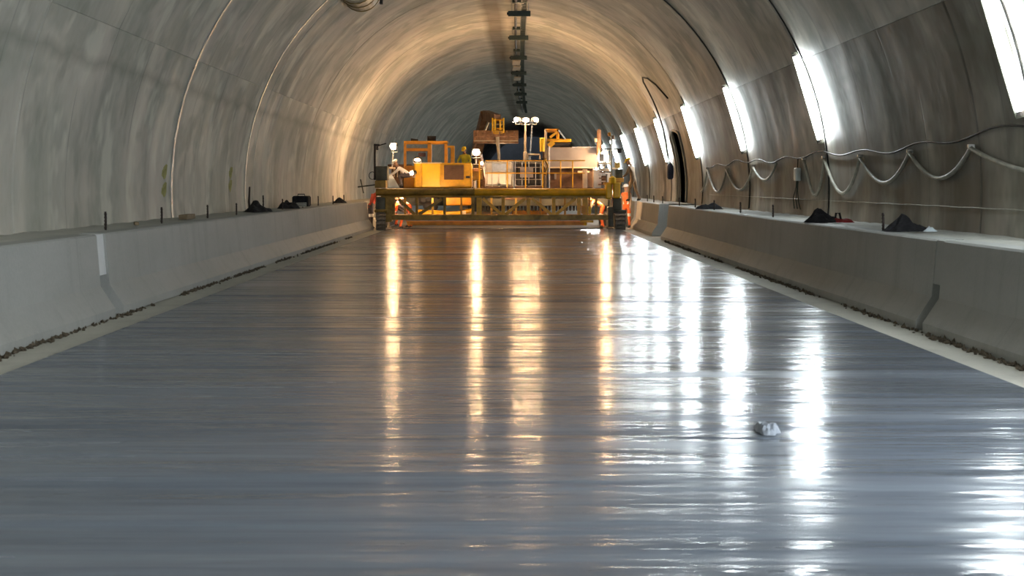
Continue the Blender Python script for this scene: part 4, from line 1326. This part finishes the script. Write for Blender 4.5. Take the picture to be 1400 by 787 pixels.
    for (hp, fa, s_) in ends:
        hp = hp - L0
        side = fa.cross(Vector((s_, 0, 0)))
        side = side.normalized() if side.length > .01 else Vector((0, 1, 0))
        palm = side.cross(fa).normalized() * (-s_)
        for k, ln_ in enumerate((.065, .075, .07, .055)):
            b0 = hp + side * (.027 - .018 * k) + fa * .015
            mb.tube([b0, b0 + fa * ln_ * .55 + palm * .008, b0 + fa * ln_ * .9 + palm * .03], [.009, .0085, .006], 5)
        b0 = hp + side * .032 - fa * .03
        mb.tube([b0, b0 + side * .025 + fa * .03, b0 + side * .03 + fa * .06 + palm * .01], [.011, .010, .007], 5)
    def hq(x, y, z): return hd(x, y, z) - L0
    mb.tube([hq(0, .10, .185), hq(0, .135, .165), hq(0, .115, .15)], [.008, .016, .010], 6)            # nose
    for s_ in (-1, 1):
        mb.tube([hq(.082 * s_, .0, .20), hq(.094 * s_, -.005, .185), hq(.084 * s_, .005, .15)], [.012, .018, .008], 6)   # ears
    for (mbx, ki) in ((mb, 'skin'),):
        base = len(bm.verts)
        vv = [bm.verts.new(v) for v in mbx.v]
        for f in mbx.f:
            try:
                nf = bm.faces.new([vv[i] for i in f]); nf.material_index = keys.index(ki); nf.smooth = True
            except ValueError:
                pass
    eb = MB()
    for s_ in (-1, 1):
        eb.box(hq(.032 * s_, .108, .19), (.024, .012, .012))
    eb.box(hq(0, .108, .115), (.05, .012, .010))
    vv = [bm.verts.new(v) for v in eb.v]
    for f in eb.f:
        nf = bm.faces.new([vv[i] for i in f]); nf.material_index = keys.index('boots')
    bm.to_mesh(ev); bm.free()
    bpy.data.meshes.remove(me)
    o.location = loc
    o.rotation_euler = (0, 0, rz)
    WL[o] = Vector(loc)
    tag(o, label, 'person', 'workers around the paving machine')
    # helmet: domed shell with a brim and peak
    hv, hf = [], []
    rings = ((.245, 1.0), (.285, .98), (.32, .82), (.345, .5), (.355, .12))
    for z, k in rings:
        for i in range(14):
            a = 2 * PI * i / 14
            hv.append(hq(.108 * k * math.cos(a), .01 + .125 * k * math.sin(a), z))
    for i in range(len(rings) - 1):
        for k in range(14):
            hf.append((i * 14 + k, i * 14 + (k + 1) % 14, (i + 1) * 14 + (k + 1) % 14, (i + 1) * 14 + k))
    hf.append(tuple((len(rings) - 1) * 14 + k for k in range(14)))
    hf.append(tuple(range(13, -1, -1)))
    hm = MB().add(hv, hf)
    hm.box(hq(0, .15, .248), (.15, .09, .012), Rh)
    hm.build('helmet', helmet, o, local=True, smooth=False)
    return o
def ground(px, Y, z):
    return (at(px, 0, Y).x, Y, z)
STAND = {'legL': ((.05, .03, -1), (.0, -.05, -1)), 'legR': ((.08, -.03, -1), (0, -.08, -1))}
person('worker in yellow helmet and yellow vest standing behind the engine hood', ground(636, 62.9, zd), PI * .92,
       {'lean': .15, 'nod': .35, **STAND, 'armL': ((.35, .35, -.9), (-.3, .8, -.3)), 'armR': ((.35, .35, -.9), (-.3, .8, -.2))}, HIVIS, DARKT, HELY)
person('worker in tan clothes and yellow helmet stepping along the right walkway', (at(866, 0, 58.6).x, 58.6, 1.06), PI * .35,
       {'lean': .22, 'nod': .3, 'hip': .92, 'legL': ((.02, .35, -1), (0, .0, -1)), 'legR': ((.02, -.18, -1), (0, -.45, -1)), 'armL': ((.1, .35, -.9), (0, .8, -.5)), 'armR': ((.1, -.1, -1), (0, .5, -.8))}, TAN, TAN, HELY, stripes=False)
STOOP = {'lean': 1.15, 'nod': -.4, 'hip': .86, 'legL': ((.12, .28, -1), (.02, -.3, -1)), 'legR': ((.12, .1, -1), (.02, -.2, -1)), 'armL': ((.05, .35, -1), (0, .3, -1)), 'armR': ((.05, .25, -1), (-.1, .4, -1))}
CROUCH = {'lean': .55, 'nod': .1, 'hip': .45, 'legL': ((.25, .95, .05), (.0, -.35, -1)), 'legR': ((.3, .9, -.15), (0, -.3, -1)), 'armL': ((.05, .75, -.7), (-.2, .8, -.4)), 'armR': ((.05, .8, -.6), (-.3, .7, -.5))}
person('crouching worker in orange with white bands behind the left end of the truss', ground(535, 59.4, -.05), -PI * .35, CROUCH, HIOR, HIOR, HELW, sleeve=DARKT)
person('stooping worker in orange and white behind the left truss brace', ground(560, 60.3, -.05), PI * .45, STOOP, HIOR, HIOR, HELW, sleeve=WSHIRT)
person('worker bent over in a white shirt and white helmet on the left deck', ground(559, 60.0, zd), PI * .5, {**CROUCH, 'lean': 1.0, 'nod': -.5}, WSHIRT, DARKT, HELW, stripes=False)
person('worker in red with white reflective bands squatting at the left barrier gap', ground(506.5, 59.3, -.05), -PI * .3, {**STAND, 'lean': .5, 'nod': .1, 'hip': .85, 'armL': ((.1, .5, -.8), (-.1, .9, -.2)), 'armR': ((.1, .5, -.8), (-.1, .9, -.2))}, REDJ, DARKT, HELW, sleeve=REFL)
person('standing worker in orange between the right track and barrier', ground(857, 60.3, -.05), PI * .8, {**STAND, 'lean': .1}, HIOR, HIOR, HELW, sleeve=TAN)
person('stooping worker in orange behind the right end of the truss', ground(824, 59.7, -.05), PI * .5, STOOP, HIOR, HIOR, HELW, sleeve=CRM)
